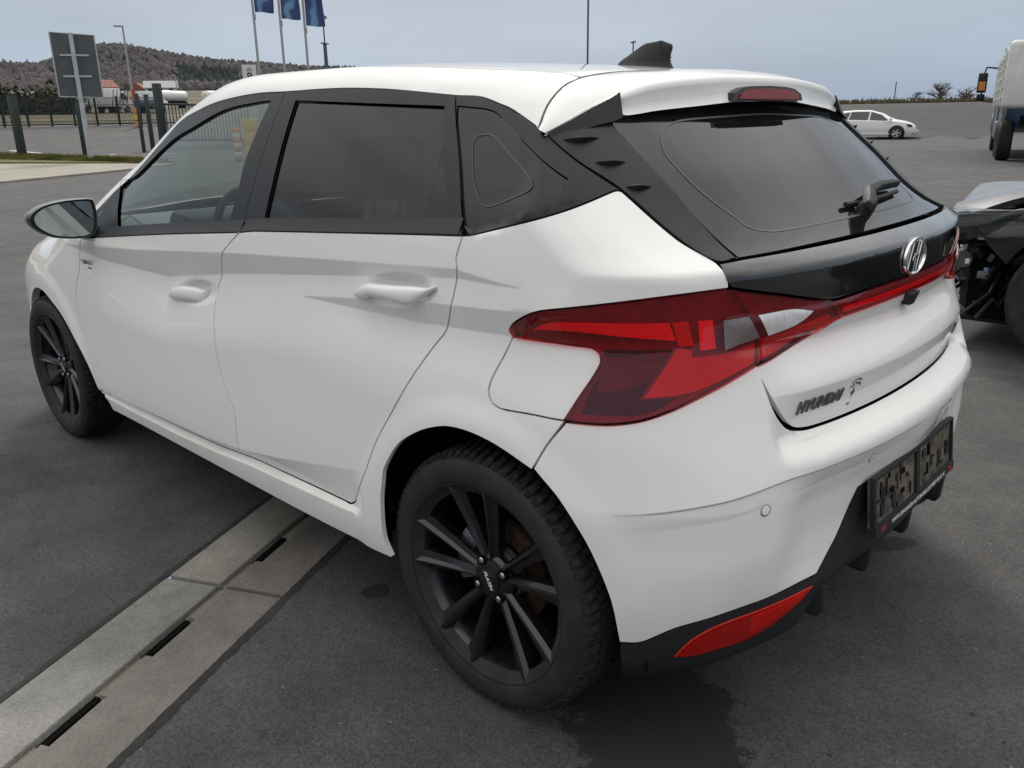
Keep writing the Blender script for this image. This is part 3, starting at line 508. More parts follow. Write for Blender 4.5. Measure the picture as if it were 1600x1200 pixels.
def panel(name, outline, mat, parent, mapping='side', inset=.0022, off=0., step=.013, flange=.014, holes=(), uv=False, hole_in=None, mirror=None, corner=38., smooth=True, hflange=None):
    """one sheet-metal / glass piece: the outline is laid on the body surface, filled, and given a turned-in edge"""
    to = MAPS[mapping][0]
    o2 = np.asarray(outline, float) if uv else to(outline)
    loop = smooth_loop(o2, True, corner, step) if smooth else smooth_loop(o2, True, 0., step)
    loop = inset_loop(loop, inset)
    hl = []
    for h in holes:
        h2 = np.asarray(h, float) if uv else to(h)
        hl.append(inset_loop(smooth_loop(h2, True, corner, step), 0. if hole_in is None else hole_in))
    mn, mx_ = loop.min(0), loop.max(0)
    gx = np.arange(mn[0], mx_[0], step); gz = np.arange(mn[1], mx_[1], step)
    G = np.stack(np.meshgrid(gx, gz), -1).reshape(-1, 2); G = G+np.random.RandomState(3).uniform(-.1, .1, G.shape)*step
    k = inside(G, loop)
    for h in hl: k &= ~inside(G, h)
    fine = [G]
    if mapping == 'side' and name == 'door':
        for (cx, cz, a, b_) in FINE:
            f_ = np.stack(np.meshgrid(np.arange(cx-a, cx+a, .0055), np.arange(cz-b_, cz+b_, .0055)), -1).reshape(-1, 2)
            fine.append(f_[inside(f_, loop)])
        if len(fine) > 1:
            near = np.zeros(len(fine[0]), bool)
            for (cx, cz, a, b_) in FINE: near |= (abs(fine[0][:, 0]-cx) < a) & (abs(fine[0][:, 1]-cz) < b_)
            k = k & ~near; fine[0] = G[k]; G = np.vstack(fine); k = np.ones(len(G), bool)
    cpts = []; cedges = []
    if mapping == 'side' and mat is paint or name == 'garnish':
        global CREASES
        if CREASES is None: CREASES = crease_lines()
        for L in CREASES:
            d = np.gradient(L, axis=0); d /= np.maximum(np.linalg.norm(d, axis=1, keepdims=True), 1e-9); nr = np.stack([-d[:, 1], d[:, 0]], 1)
            for sg in (-.0022, .0022):
                q = L+nr*sg; ok = inside(q, loop)
                if not ok.any(): continue
                ok &= ~near_loop(q, loop, .003)
                for h in hl: ok &= ~inside(q, h) & ~near_loop(q, h, .003)
                cpts.append((q, ok))
        for q, ok in cpts:
            qq = q[ok]
            if len(qq) == 0: continue
            lo_, hi_ = qq.min(0)-.01, qq.max(0)+.01
            cand = np.where(k & (G[:, 0] > lo_[0]) & (G[:, 0] < hi_[0]) & (G[:, 1] > lo_[1]) & (G[:, 1] < hi_[1]))[0]
            for c0 in range(0, len(cand), 2000):
                c = cand[c0:c0+2000]
                if len(c): k[c[np.min(np.linalg.norm(G[c][:, None]-qq[None], axis=2), axis=1) < .0065]] = False
    G = G[k]; k = ~near_loop(G, loop, step*.45)
    for h in hl: k &= ~near_loop(G, h, step*.45)
    G = G[k]
    pts = [loop]+hl; edges = []; base = 0
    for l in pts:
        n = len(l); edges += [(base+i, base+(i+1) % n) for i in range(n)]; base += n
    extra = []
    for q, ok in cpts:
        prev = None
        for i in range(len(q)):
            if ok[i]:
                extra.append(q[i])
                if prev is not None: edges.append((prev, base))
                prev = base; base += 1
            else: prev = None
    allp = np.vstack(pts+([np.array(extra)] if extra else [])+[G])
    v, e, f, ov_, oe, of = delaunay_2d_cdt([Vector(p) for p in allp], edges, [], 0, 1e-6)
    uvp = np.array([(p.x, p.y) for p in v]); T3 = np.array([t for t in f if len(t) == 3])
    cen = uvp[T3].mean(1); k = inside(cen, loop)
    for h in hl: k &= ~inside(cen, h)
    T3 = T3[k]
    P, n = solve(uvp, mapping, off)
    # orient outward
    fn = np.cross(P[T3[:, 1]]-P[T3[:, 0]], P[T3[:, 2]]-P[T3[:, 0]])
    flip = (fn*n[T3[:, 0]]).sum(1) < 0; T3[flip] = T3[flip][:, ::-1]
    verts = list(P); norms = list(n); faces = [tuple(t) for t in T3]
    if flange:
        for li, l in enumerate(pts):
            fl = flange if li == 0 or hflange is None else hflange
            Pb, nb = solve(l, mapping, off); m = len(l); b0 = len(verts)
            tg = np.roll(Pb, -1, 0)-np.roll(Pb, 1, 0); side = np.cross(tg, nb); side /= np.maximum(np.linalg.norm(side, axis=1, keepdims=True), 1e-9)
            if li: side = -side
            verts += list(Pb)+list(Pb-nb*fl); norms += list(side)*2
            faces += [(b0+i, b0+m+i, b0+m+(i+1) % m, b0+(i+1) % m) for i in range(m)]
    o = mobj(name, verts, faces, mat, parent, norms)
    if mirror is not None:
        V = np.array(verts)*[1, -1, 1]; Nn = np.array(norms)*[1, -1, 1]
        return o, mobj(name, V, [f[::-1] for f in faces], mat, mirror, Nn)
    return o
def ribbon(name, pts, width, mat, parent, mapping='side', off=.0012, closed=False, mirror=None, step=.01, taper=False, height=0.):
    """a thin raised strip that follows the body surface along a polyline"""
    p2 = smooth_loop(MAPS[mapping][0](pts), closed, 60, step); m = len(p2)
    d = np.roll(p2, -1, 0)-np.roll(p2, 1, 0)
    if not closed: d[0] = p2[1]-p2[0]; d[-1] = p2[-1]-p2[-2]
    d /= np.maximum(np.linalg.norm(d, axis=1, keepdims=True), 1e-9); nr = np.stack([-d[:, 1], d[:, 0]], 1)
    w = np.full(m, width/2)
    if taper: w = w*np.sin(np.linspace(0.03, math.pi-.03, m))**.7
    Pm, nm = solve(p2, mapping, off+height); Pa, na = solve(p2+nr*w[:, None], mapping, off); Pb, nb = solve(p2-nr*w[:, None], mapping, off)
    V = np.vstack([Pa, Pm, Pb]); n = m if closed else m-1; Fc = []
    for i in range(n):
        j = (i+1) % m; Fc += [(i, j, m+j, m+i), (m+i, m+j, 2*m+j, 2*m+i)]
    f0 = Fc[0]; q = np.cross(V[f0[1]]-V[f0[0]], V[f0[2]]-V[f0[0]])
    if q@na[0] < 0: Fc = [f[::-1] for f in Fc]
    nn = np.vstack([na, nm, nb]) if height == 0 else None
    o = mobj(name, V, Fc, mat, parent, nn)
    if mirror is not None:
        return o, mobj(name, V*[1, -1, 1], [f[::-1] for f in Fc], mat, mirror, None if nn is None else nn*[1, -1, 1])
    return o
def surf_point(x=None, y=None, z=None):
    """(x, z) on the left side or (y, z) on the back -> point and outward normal"""
    if y is None: P, n = solve(np.array([[x, z]]) if x >= SA else to_side([[x, .85, z]]), 'side')
    else:
        lo, hi = -.9, .3
        for _ in range(40):
            m = (lo+hi)/2
            if F(np.array([[m, y, z]]))[0] < 0: hi = m
            else: lo = m
        P = np.array([[hi, y, z]]); n = grad(P)
    return Vector(P[0]), Vector(n[0])
def mir(u): return 2*SC-u
def mirror_uv(half):
    """left-half outline in (s, z) running to the centre line -> closed symmetric outline"""
    h = [tuple(p) for p in half]
    return np.array(h+[(mir(p[0]), p[1]) for p in h[::-1] if abs(p[0]-SC) > 1e-6])

# ================================================================ ground and setting
def sstep(v, a, b_):
    t_ = min(1, max(0, (v-a)/(b_-a))); return t_*t_*(3-2*t_)
def terrain(x, y):
    d = math.hypot(x-CAM.x, y-CAM.y); az = math.degrees(math.atan2(y-CAM.y, x-CAM.x))
    L = float(np.interp(d, [0, 42, 48, 58, 90, 150, 300, 700, 3000], [0, 0, .35, 1.15, 2.05, 4, 10.5, 16, 26]))
    Q = float(np.interp(d, [0, 46, 50, 60, 63, 150, 700, 3000], [0, 0, .35, 1.66, 1.74, 2.0, 4, 8]))
    w_ = sstep(az, -48, -36)*(1-sstep(az, 40, 90))
    return L*w_+Q*(1-w_)
def asphalt_material(name, lo, hi, stains_and_shade=(), grain_amt=.32):
    m = bpy.data.materials.new(name); m.use_nodes = True; t = m.node_tree; b = t.nodes['Principled BSDF']
    n_ = t.nodes.new; l_ = t.links.new
    ge = n_('ShaderNodeNewGeometry'); pos = ge.outputs['Position']
    def noise(scale, detail=3, rough=.55):
        q = n_('ShaderNodeTexNoise'); q.inputs['Scale'].default_value = scale; q.inputs['Detail'].default_value = detail; q.inputs['Roughness'].default_value = rough; l_(pos, q.inputs['Vector']); return q.outputs['Fac']
    def ramp(src, p0, c0, p1, c1):
        r = n_('ShaderNodeValToRGB'); r.color_ramp.elements[0].position = p0; r.color_ramp.elements[0].color = c0; r.color_ramp.elements[1].position = p1; r.color_ramp.elements[1].color = c1; l_(src, r.inputs[0]); return r.outputs[0]
    def mix(a, b2, f, mode='MIX'):
        q = n_('ShaderNodeMix'); q.data_type = 'RGBA'; q.blend_type = mode
        if isinstance(f, float): q.inputs[0].default_value = f
        else: l_(f, q.inputs[0])
        for s_, i_ in ((a, 6), (b2, 7)):
            if isinstance(s_, tuple): q.inputs[i_].default_value = s_
            else: l_(s_, q.inputs[i_])
        return q.outputs[2]
    col = ramp(noise(.55, 5, .6), .3, (*lo, 1), .72, (*hi, 1))
    col = mix(col, ramp(noise(2.6, 6, .7), .35, (.66, .655, .65, 1), .72, (1.24, 1.23, 1.22, 1)), 1., 'MULTIPLY')
    g = n_('ShaderNodeTexVoronoi'); g.inputs['Scale'].default_value = 210; l_(pos, g.inputs['Vector'])
    grain = n_('ShaderNodeSeparateColor'); l_(g.outputs['Color'], grain.inputs[0])
    col = mix(col, ramp(grain.outputs[0], .05, (1-grain_amt, 1-grain_amt, 1-grain_amt, 1), .95, (1+grain_amt, 1+grain_amt, 1+grain_amt, 1)), 1., 'MULTIPLY')
    # a few pale chips and dark pits
    chip = ramp(noise(62, 2, .4), .75, (0, 0, 0, 1), .76, (1, 1, 1, 1)); col = mix(col, (.20, .195, .185, 1), chip)
    pit = ramp(noise(38, 2, .5), .245 if grain_amt > .2 else .20, (1, 1, 1, 1), .28 if grain_amt > .2 else .23, (0, 0, 0, 1)); col = mix(col, (.022, .021, .020, 1), pit)
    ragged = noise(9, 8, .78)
    for (cx, cy, rx, ry, rot_, dark) in stains_and_shade:
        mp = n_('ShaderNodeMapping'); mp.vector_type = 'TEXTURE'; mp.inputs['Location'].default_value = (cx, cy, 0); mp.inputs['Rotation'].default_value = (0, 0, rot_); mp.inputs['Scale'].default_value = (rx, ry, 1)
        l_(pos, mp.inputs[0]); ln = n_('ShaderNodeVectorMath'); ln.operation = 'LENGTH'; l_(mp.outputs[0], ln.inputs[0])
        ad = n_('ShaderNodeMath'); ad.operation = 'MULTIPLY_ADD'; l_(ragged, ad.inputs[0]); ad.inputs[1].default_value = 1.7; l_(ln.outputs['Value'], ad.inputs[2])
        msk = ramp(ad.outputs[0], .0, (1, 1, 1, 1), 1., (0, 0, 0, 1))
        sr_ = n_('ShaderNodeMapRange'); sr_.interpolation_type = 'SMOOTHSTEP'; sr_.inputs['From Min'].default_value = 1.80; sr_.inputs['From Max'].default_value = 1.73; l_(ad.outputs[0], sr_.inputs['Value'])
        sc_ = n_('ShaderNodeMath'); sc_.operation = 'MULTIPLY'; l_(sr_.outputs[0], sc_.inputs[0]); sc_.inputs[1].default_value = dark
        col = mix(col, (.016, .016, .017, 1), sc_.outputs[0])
    l_(col, b.inputs['Base Color']); b.inputs['Roughness'].default_value = .82; b.inputs['Specular IOR Level'].default_value = .35
    bp = n_('ShaderNodeBump'); bp.inputs['Strength'].default_value = .28; bp.inputs['Distance'].default_value = .004
    hn = n_('ShaderNodeMath'); hn.operation = 'ADD'; l_(g.outputs['Distance'], hn.inputs[0]); l_(noise(130, 4, .6), hn.inputs[1]); l_(hn.outputs[0], bp.inputs['Height']); l_(bp.outputs[0], b.inputs['Normal'])
    return m
asph = asphalt_material('asphalt', (.060, .0583, .0577), (.085, .0825, .0812), [(-.34, .66, .34, .20, R(-42), .9), (.57, .735, .05, .04, .6, .75), (-.41, -.52, .10, .05, .9, .8), (.9, 2.4, .08, .05, .4, .4), (2.4, 1.25, .35, .22, .3, .3)])  # first patch paints the rear bumper's ground shadow together with its stain
# drainage channel frame: s along, t across
DO = Vector((.834, 1.640, 0)); DD = Vector((.444, -.896, 0)).normalized(); DN = Vector((DD.y, -DD.x, 0))
def dp(s_, t_, z_=0.): return DO+DD*s_+DN*t_+Vector((0, 0, z_))
S0, S1 = -1.406, 9.594
hole = [dp(S0, .004), dp(S1, .004), dp(S1, .396), dp(S0, .396)]
pts = [Vector((p.x, p.y)) for p in hole]; ed = [(0, 1), (1, 2), (2, 3), (3, 0)]
for r_ in (3, 6, 10, 15, 21, 28, 35, 40, 43, 45, 48, 51, 54, 57, 60, 63, 67, 75, 85, 100, 125, 150, 200, 300, 500, 900, 1800, 3200):
    for a in np.arange(0, 360, 6 if r_ < 30 else 3):
        pts.append(Vector((CAM.x+r_*math.cos(R(a)), CAM.y+r_*math.sin(R(a)))))
v, e_, f_, q1, q2, q3 = delaunay_2d_cdt(pts, ed, [], 0, 1e-5)
hp = np.array([(p.x, p.y) for p in hole]); V2 = np.array([(p.x, p.y) for p in v]); T_ = [t_ for t_ in f_ if not inside(V2[list(t_)].mean(0)[None], hp)[0]]
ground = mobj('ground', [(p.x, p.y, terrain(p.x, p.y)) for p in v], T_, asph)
tag(ground, kind='structure')

# ---- slot drain of precast concrete
conA = asphalt_material('concrete_pale', (.215, .213, .198), (.285, .281, .262), (), .13); conA2 = asphalt_material('concrete_worn', (.20, .192, .17), (.275, .262, .235), (), .13)
conB = asphalt_material('concrete_brown', (.145, .134, .122), (.205, .19, .172), (), .13); conB2 = asphalt_material('concrete_dark', (.13, .12, .11), (.19, .172, .155), (), .13); conC = asphalt_material('concrete_lip', (.16, .14, .11), (.22, .19, .15), (), .13)
bitumen = vary(principled('bitumen', (.018, .018, .018), .8), 30, .3, bump=.4, bscale=200)
drain = tag(empty('drainage_channel', dp(.594, .2)), 'concrete slot drain crossing the asphalt under the white hatchback', 'drain')
def dpl(s_, t_, z_): return dp(s_, t_, z_)-drain.location
rng = random.Random(11)
def slab(poly, z0, z1, mat, name='slab', bev=.004):
    m_ = MB(); m_.prism(poly, z0, z1, lambda s_, t_, h: tuple(dpl(s_, t_, h))); return m_.build(name, mat, drain, bevel=bev, ang=50)
units = [(-1.406, -.406, [-1.25, -.92, -.59]), (-.406, .594, [-.411+.02, -.078, .255]), (.594, 1.594, [.750, 1.080, 1.41])]+[(k+.594, k+1.594, [k+.75, k+1.08, k+1.41]) for k in range(1, 9)]
for (a, b_, sl) in units:
    j = rng.uniform(-.002, .002); a2 = a+.008; b2 = b_-.008
    slab([(a2, 0+j), (b2, 0+j), (b2, .178), (a2, .178)], -.10, .003+j, rng.choice((conA, conA2)))
    cuts = [a2]+[q for s_ in sl for q in (max(s_, a2+.004)-.004, max(s_, a2+.004)+.177)]+[b2]
    for q0, q1 in zip(cuts[::2], cuts[1::2]):
        if q1-q0 > .01: slab([(q0, .18), (q1, .18), (q1, .1995), (q0, .1995)], -.0145, -.010, conC, 'lip', .001)
    slab([(a2, .18), (b2, .18), (b2, .1985), (a2, .1985)], -.10, -.015, void, 'core', 0.)
    poly = [(a2, .20)]
    for s_ in sl:
        if s_ < a2: s_ = a2+.004
        poly += [(s_, .20), (s_, .222), (s_+.173, .222), (s_+.173, .20)]
    poly += [(b2, .20), (b2, .40+j), (a2, .40+j)]
    slab(poly, -.10, .001-j, rng.choice((conB, conB2)), 'slab', .003)
MB().prism([(S0-.05, -.06), (S1, -.06), (S1, .46), (S0-.05, .46)], -.16, -.104, lambda s_, t_, h: tuple(dpl(s_, t_, h))).build('bed', void, drain)
MB().prism([(S0, .197), (S1, .197), (S1, .226), (S0, .226)], -.105, -.06, lambda s_, t_, h: tuple(dpl(s_, t_, h))).build('trough', void, drain)
for t0, w_ in ((-.0125, .020), (.4055, .026)):
    V = []; n = 420
    for i in range(n):
        s_ = S0+(6.0)*i/(n-1); jit = (rng.uniform(-.14, .14)+.10*math.sin(s_*17)+.06*math.sin(s_*41))*w_; j2 = rng.uniform(-.05, .05)*w_
        V += [dpl(s_, t0-w_/2+(jit if t0 < 0 else j2), -.003 if t0 < 0 else .0), dpl(s_, t0+w_/2+(j2 if t0 < 0 else jit), -.0 if t0 < 0 else .0025)]
    V = [(p[0], p[1], .0018) for p in V]
    mobj('joint_seal', V, [(2*i, 2*i+1, 2*i+3, 2*i+2) for i in range(n-1)], bitumen, drain, smooth=False)

# ---- far surfaces
def sheet(name, poly, mat, lift=.02, step=2.5, edge=None):
    P = np.array(poly, float); lp = inset_loop(smooth_loop(P, True, 50, step), 0)
    mn, mx_ = lp.min(0), lp.max(0); st = max(step, (mx_-mn).max()/70)
    G = np.stack(np.meshgrid(np.arange(mn[0], mx_[0], st), np.arange(mn[1], mx_[1], st)), -1).reshape(-1, 2); G = G[inside(G, lp)]
    if len(G): G = G[~near_loop(G, lp, st*.4)]
    n = len(lp); v, e_, f_, a1, a2, a3 = delaunay_2d_cdt([Vector(p) for p in np.vstack([lp, G])], [(i, (i+1) % n) for i in range(n)], [], 0, 1e-5)
    q = np.array([(p.x, p.y) for p in v]); T3 = [t_ for t_ in f_ if inside(q[list(t_)].mean(0)[None], lp)[0]]
    V = [(p[0], p[1], terrain(*p)+lift) for p in q]; b0 = len(V)
    V += [(p[0], p[1], terrain(*p)+lift) for p in lp]+[(p[0], p[1], terrain(*p)-.05) for p in lp]     # edge step down to the asphalt
    T3 = [tuple(t_) for t_ in T3]+[(b0+i, b0+n+i, b0+n+(i+1) % n, b0+(i+1) % n) for i in range(n)]
    o = mobj(name, V, T3, mat, smooth=False); return tag(o, kind='structure')
pave_m = vary(principled('pale_paving', (.26, .24, .205), .85), 1.2, .15, bump=.1)
grass_m = vary(principled('dry_grass', (.085, .095, .030), .9, spec=.2), 1.6, .3, tint=(.17, .155, .06))
field_m = vary(principled('field', (.085, .082, .045), .9, spec=.2), .12, .3, tint=(.15, .13, .085))
line_m = principled('road_paint', (.55, .55, .53), .7)
def bank(P, h=.11):   # raised strip with a kerb step
    return P
sheet('pavement', [(14, 8), (20.8, -4.2), (23, -7.8), (25.0, -10.4), (26.4, -9.6), (30.8, -7.1), (40, -2), (44, 8)], pave_m, .05, 1.0)
sheet('grass_verge', [(25.4, -10.5), (26.4, -9.55), (30.8, -7.05), (40, -2), (50, 4), (52, 0), (38.6, -9.0), (32.4, -11.7), (27.6, -11.3)], grass_m, .09, .8)
def ring_sheet(name, a0, a1, d0, d1, mat, lift, n=40, rows=10, jag=0.):
    V = []; rg = random.Random(4)
    for i in range(rows+1):
        d = d0*(d1/d0)**(i/rows)
        for k in range(n+1):
            a = R(a0+(a1-a0)*k/n); dd = d+(rg.uniform(-jag, jag) if i == 0 else 0); x, y = CAM.x+dd*math.cos(a), CAM.y+dd*math.sin(a); V.append((x, y, terrain(x, y)+lift))
    o = mobj(name, V, [(i*(n+1)+k, i*(n+1)+k+1, (i+1)*(n+1)+k+1, (i+1)*(n+1)+k) for i in range(rows) for k in range(n)], mat); return tag(o, kind='structure')
ring_sheet('field', -45, 25, 59.5, 2500, field_m, .05, 50, 22)
ring_sheet('field', -170, -45, 61.5, 2500, field_m, .05, 90, 22, .3)
bank_m = asphalt_material('bank_gravel', (.040, .038, .037), (.056, .053, .051))
ring_sheet('embankment', -95, -46, 45.5, 62.0, bank_m, .03, 60, 8, .5)
for (x0, y0, x1, y1) in ((36, -12.9, 38.4, -12.6), (34.2, -14.6, 36.5, -14.4), (39.5, -11.2, 41.6, -10.6)):
    sheet('road_marking', [(x0, y0), (x1, y1), (x1+.1, y1-.18), (x0+.1, y0-.18)], line_m, .012, 1.0)

# ================================================================ the white hatchback
car = tag(empty('parked_car'), 'white five-door hatchback with black wheels and red tail lights in the foreground', 'car')
O = {k: np.array(v) for k, v in OUT.items()}
def rearP(y, z):
    p, n = surf_point(y=y, z=z); return tuple(p)
def rs(y, z):
    return tuple(to_side([rearP(y, z)])[0]) if y > 1e-6 else (SC, z)
def rs3(P): return [tuple(q) for q in to_side(P)]
def rear_project(ys, zs):
    ys = np.asarray(ys, float); zs = np.asarray(zs, float); lo = np.full(len(ys), -.9); hi = np.full(len(ys), .3)
    for _ in range(30):
        m = (lo+hi)/2; ins = F(np.stack([m, ys, zs], 1)) < 0; hi = np.where(ins, m, hi); lo = np.where(ins, lo, m)
    P = np.stack([hi, ys, zs], 1); return P, grad(P)
def side_project(xs, zs):
    return solve(np.stack([xs, zs], 1), 'side')

# ---- hidden dark shell behind the gaps, floor and wheel-house liners
zt = lambda x: float(zb(x))-.045
half = [(SC, .30)]+[rs(y, .25) for y in (.3, .55, .75)]+[(-.25, .25)]
def circ(xc_, r, a0, a1, n=14, zc=.307): return [(xc_+r*math.cos(R(a)), zc+r*math.sin(R(a))) for a in np.linspace(a0, a1, n)]
shell_uv = circ(2.6, .43, 182, 20)+[(3.02, .45), (3.0, .7), (2.6, .84), (2.06, .87)]+[(x, zt(x)) for x in (1.6, 1.0, .5)]+rs3([(-.05, .83, 1.03), (-.25, .78, 1.02)])+[rs(.60, 1.0), rs(.3, 1.0), (SC, 1.0), (SC, .30), rs(.4, .29), rs(.62, .25)]+rs3([(-.34, .81, .26), (-.36, .80, .36), (-.30, .83, .53), (-.18, .85, .66), (0, .87, .71), (.2, .87, .65), (.33, .87, .48), (.34, .86, .27)])+[(1.0, .235), (2.0, .235)]
panel('inner_body', shell_uv, void, car, uv=True, inset=0, off=-.046, step=.04, flange=0, mirror=car, smooth=False)
mb = MB(); mb.box((1.35, 0, .225), (1.7, 1.56, .03)); mb.box((-.2, 0, .30), (.55, 1.0, .03)); mb.box((2.75, 0, .25), (1.0, 1.05, .03))
mb.build('underbody', void, car)
for xc_ in (0, 2.58):
    for s in (1, -1):
        V = []; Fc = []; n = 25
        for i in range(n):
            a = R(-12+204*i/(n-1)); r = .395+(.05*max(0, -math.cos(a))*(xc_ > 1)); yo = .775+.065*max(0, math.sin(a))**.7; V += [(xc_+r*math.cos(a), s*yo, .307+r*math.sin(a)), (xc_+r*math.cos(a), s*.50, .307+r*math.sin(a))]
        for i in range(n-1): Fc.append((2*i, 2*i+1, 2*i+3, 2*i+2))
        b0 = len(V); V += [(xc_, s*.50, .307)]
        Fc += [(2*i+1, b0, 2*i+3) for i in range(n-1)]
        mobj('wheel_liner', V, Fc, void, car)

# ---- doors
DOORS = []
for dn, fr, gl, hd, gm, hc in (('front_door', 'front_frame', 'fglass', 'handle_f', door_glass, 'cup_f'), ('rear_door', 'rear_frame', 'rglass', 'handle_r', privacy_glass, 'cup_r')):
    d = panel('door', O[dn], paint, car, mirror=car, step=.011)
    f = panel('window_frame', O[fr], frame_black, d[0], inset=.0012, step=.013, holes=[O[gl]], mirror=d[1], flange=.016, off=.001, hflange=.012)
    g = panel('window_glass', O[gl], gm, d[0], inset=-.004, off=-.006, step=.02, flange=0, mirror=d[1])
    DOORS.append((d, f, g))
    # seal round the glass
    ribbon('window_seal', O[gl], .007, rubber_seal, d[0], closed=True, off=-.004, mirror=d[1])
    # handle: bow over a dished cup
    pz = smooth_loop(O[hd][:, [0, 2]], True, 60, .004); x0_, x1_ = pz[:, 0].min()+.002, pz[:, 0].max()-.002
    NX = 30; xs_ = np.linspace(x0_, x1_, NX); tb = []
    for x_ in xs_:
        zz = [a[1]+(b_[1]-a[1])*(x_-a[0])/(b_[0]-a[0]) for a, b_ in zip(pz, np.roll(pz, -1, 0)) if (a[0]-x_)*(b_[0]-x_) <= 0 and a[0] != b_[0]]
        tb.append((max(zz), min(zz)))
    tb = np.array(tb); k5 = np.ones(3)/3
    for q in (0, 1): tb[1:-1, q] = np.convolve(tb[:, q], k5, 'same')[1:-1]
    ends, _n = solve(np.array([(x0_-.012, tb[0].mean()), (x1_+.012, tb[-1].mean())]), 'side'); NA = 16; V = []
    for i, x_ in enumerate(xs_):
        u = i/(NX-1); yb_ = ends[0][1]*(1-u)+ends[1][1]*u; zc_ = tb[i].mean(); hh = max(.003, (tb[i][0]-tb[i][1])/2)*min(1, 1.15*math.sin(math.pi*min(max(u, .06), .94))**.35)
        D_ = .020*math.sin(math.pi*(.06+.88*u))**.6; st_ = .004+.008*math.sin(math.pi*u)**.7
        for k in range(NA):
            a = 2*math.pi*k/NA; ca, sa = math.cos(a), math.sin(a)
            V.append((x_, yb_+st_+(D_*abs(ca)**.7 if ca > 0 else -.008*abs(ca)-(.012 if u < .12 or u > .80 else 0)), zc_+hh*math.copysign(abs(sa)**.8, sa)))
    Fc = [(i*NA+k, i*NA+(k+1) % NA, (i+1)*NA+(k+1) % NA, (i+1)*NA+k) for i in range(NX-1) for k in range(NA)]+[tuple(range(NA)), tuple((NX-1)*NA+k for k in range(NA))]
    MB().add(V, Fc).build('handle', paint, d[0], ang=70); MB().add([(p[0], -p[1], p[2]) for p in V], Fc).build('handle', paint, d[1], ang=70)
dF, dR = DOORS
# fixed rear pane of the rear door, divided by a thin bar
ribbon('window_bar', O['rsplit_glass'], .006, rubber_seal, dR[0][0], off=-.004, mirror=dR[0][1])
sp3 = [O['rsplit_glass'][0], O['rglass'][2]+np.array([-.0, 0, .17])*0+np.array([0, 0, 0]), O['rsplit_glass'][2]]
panel('fixed_pane', [O['rsplit_glass'][0]+np.array([-.004, 0, 0]), O['rglass'][2], O['rsplit_glass'][2]], privacy_glass, dR[0][0], inset=.002, off=-.0035, step=.02, flange=0, mirror=dR[0][1])
# belt mouldings
def between(a, b_, n=18): return [np.array(a)*(1-t_)+np.array(b_)*t_ for t_ in np.linspace(0, 1, n)]
fl_ = O['front_door'][:4]
ribbon('belt_moulding', [p+np.array([0, 0, .016]) for p in fl_]+[O['rear_door'][0]+np.array([.004, 0, .016])], .030, satin_black, dF[0][0], off=.0018, height=.003, mirror=dF[0][1])
ribbon('belt_moulding', [O['rear_door'][i]+np.array([.010 if i == 3 else 0, 0, .016]) for i in (0, 1, 2, 3)], .030, satin_black, dR[0][0], off=.0018, height=.003, mirror=dR[0][1])

# ---- rear quarter, fuel flap, quarter window
qp = panel('quarter_panel', O['quarter'], paint, car, mirror=car, step=.0115, corner=42, flange=.012)
panel('fuel_flap', O['flap'], paint, qp[0], inset=.0016, step=.011)
mfl = O['flap']*np.array([1, -1, 1])
flap_r = panel('quarter_fill', O['flap'], paint, qp[0], inset=.0002, off=-.03, step=.03, flange=0, mirror=qp[1])
qt = panel('window_trim', O['quarter_trim'], frame_black, qp[0], inset=.0012, off=.001, holes=[O['qglass']], mirror=qp[1], flange=.014, hflange=.006)
panel('quarter_window', O['qglass'], privacy_glass, qp[0], inset=.0015, off=-.002, step=.02, flange=0, mirror=qp[1])
ribbon('print_line', O['qline'], .003, dim_print, qp[0], off=.0003-.001, closed=True, mirror=qp[1])
0 and ribbon('trim_ridge', [(-.02, .69, 1.262), (-.10, .70, 1.215), (-.19, .70, 1.165)], .012, satin_black, qp[0], off=.001, height=.008, mirror=qp[1])

# ---- front wings, bonnet, nose
ftop = [(2.045, .908), (2.3, .900), (2.6, .862), (2.9, .79), (3.06, .715)]
arch_f = [(2.945, .23), (2.945, .33), (2.90, .47), (2.82, .57), (2.70, .637), (2.565, .645), (2.456, .612), (2.355, .567), (2.22, .4655), (2.135, .362), (2.105, .317), (2.085, .302), (2.05, .309), (1.999, .3175), (1.989, .333)]
fdo = to_side(O['front_door'])
k0 = int(np.argmin(np.abs(fdo[:, 0]-2.035)+np.abs(fdo[:, 1]-.9)))
fedge = to_side(O['fdoor_edge'])
fender_uv = ftop+[(3.09, .60), (3.05, .45), (2.94, .41)]+arch_f[3:]+[tuple(p) for p in fedge[::-1][1:]]
wing = panel('front_wing', fender_uv, paint, car, uv=True, mirror=car, step=.013, flange=.03)
TP, TN = solve(np.array(ftop), 'side')
MAPS['nose'] = (lambda P: np.stack([.7*np.arctan2(np.atleast_2d(P)[:, 1], np.atleast_2d(P)[:, 0]-2.4), np.atleast_2d(P)[:, 2]], 1),
                lambda uv: (np.stack([0*uv[:, 0]+2.4, 0*uv[:, 0], uv[:, 1]], 1), np.stack([np.cos(uv[:, 0]/.7), np.sin(uv[:, 0]/.7), 0*uv[:, 0]], 1)))
left = [tuple(p) for p in TP[1:]]
hood_out = [(2.36, .60, .93)]+left+[(3.22, .50, .74), (3.30, .25, .73), (3.32, 0, .73)]
hood_out = hood_out+[(p[0], -p[1], p[2]) for p in hood_out[::-1][1:]]
panel('bonnet', hood_out, paint, car, mapping='hood', step=.03)
nb = MAPS['nose'][0](np.array([(3.06, TP[-1][1], .70), (3.09, .76, .60), (3.05, .78, .45), (2.95, .80, .41), (2.95, .80, .24), (3.2, .6, .2), (3.36, 0, .2)]))
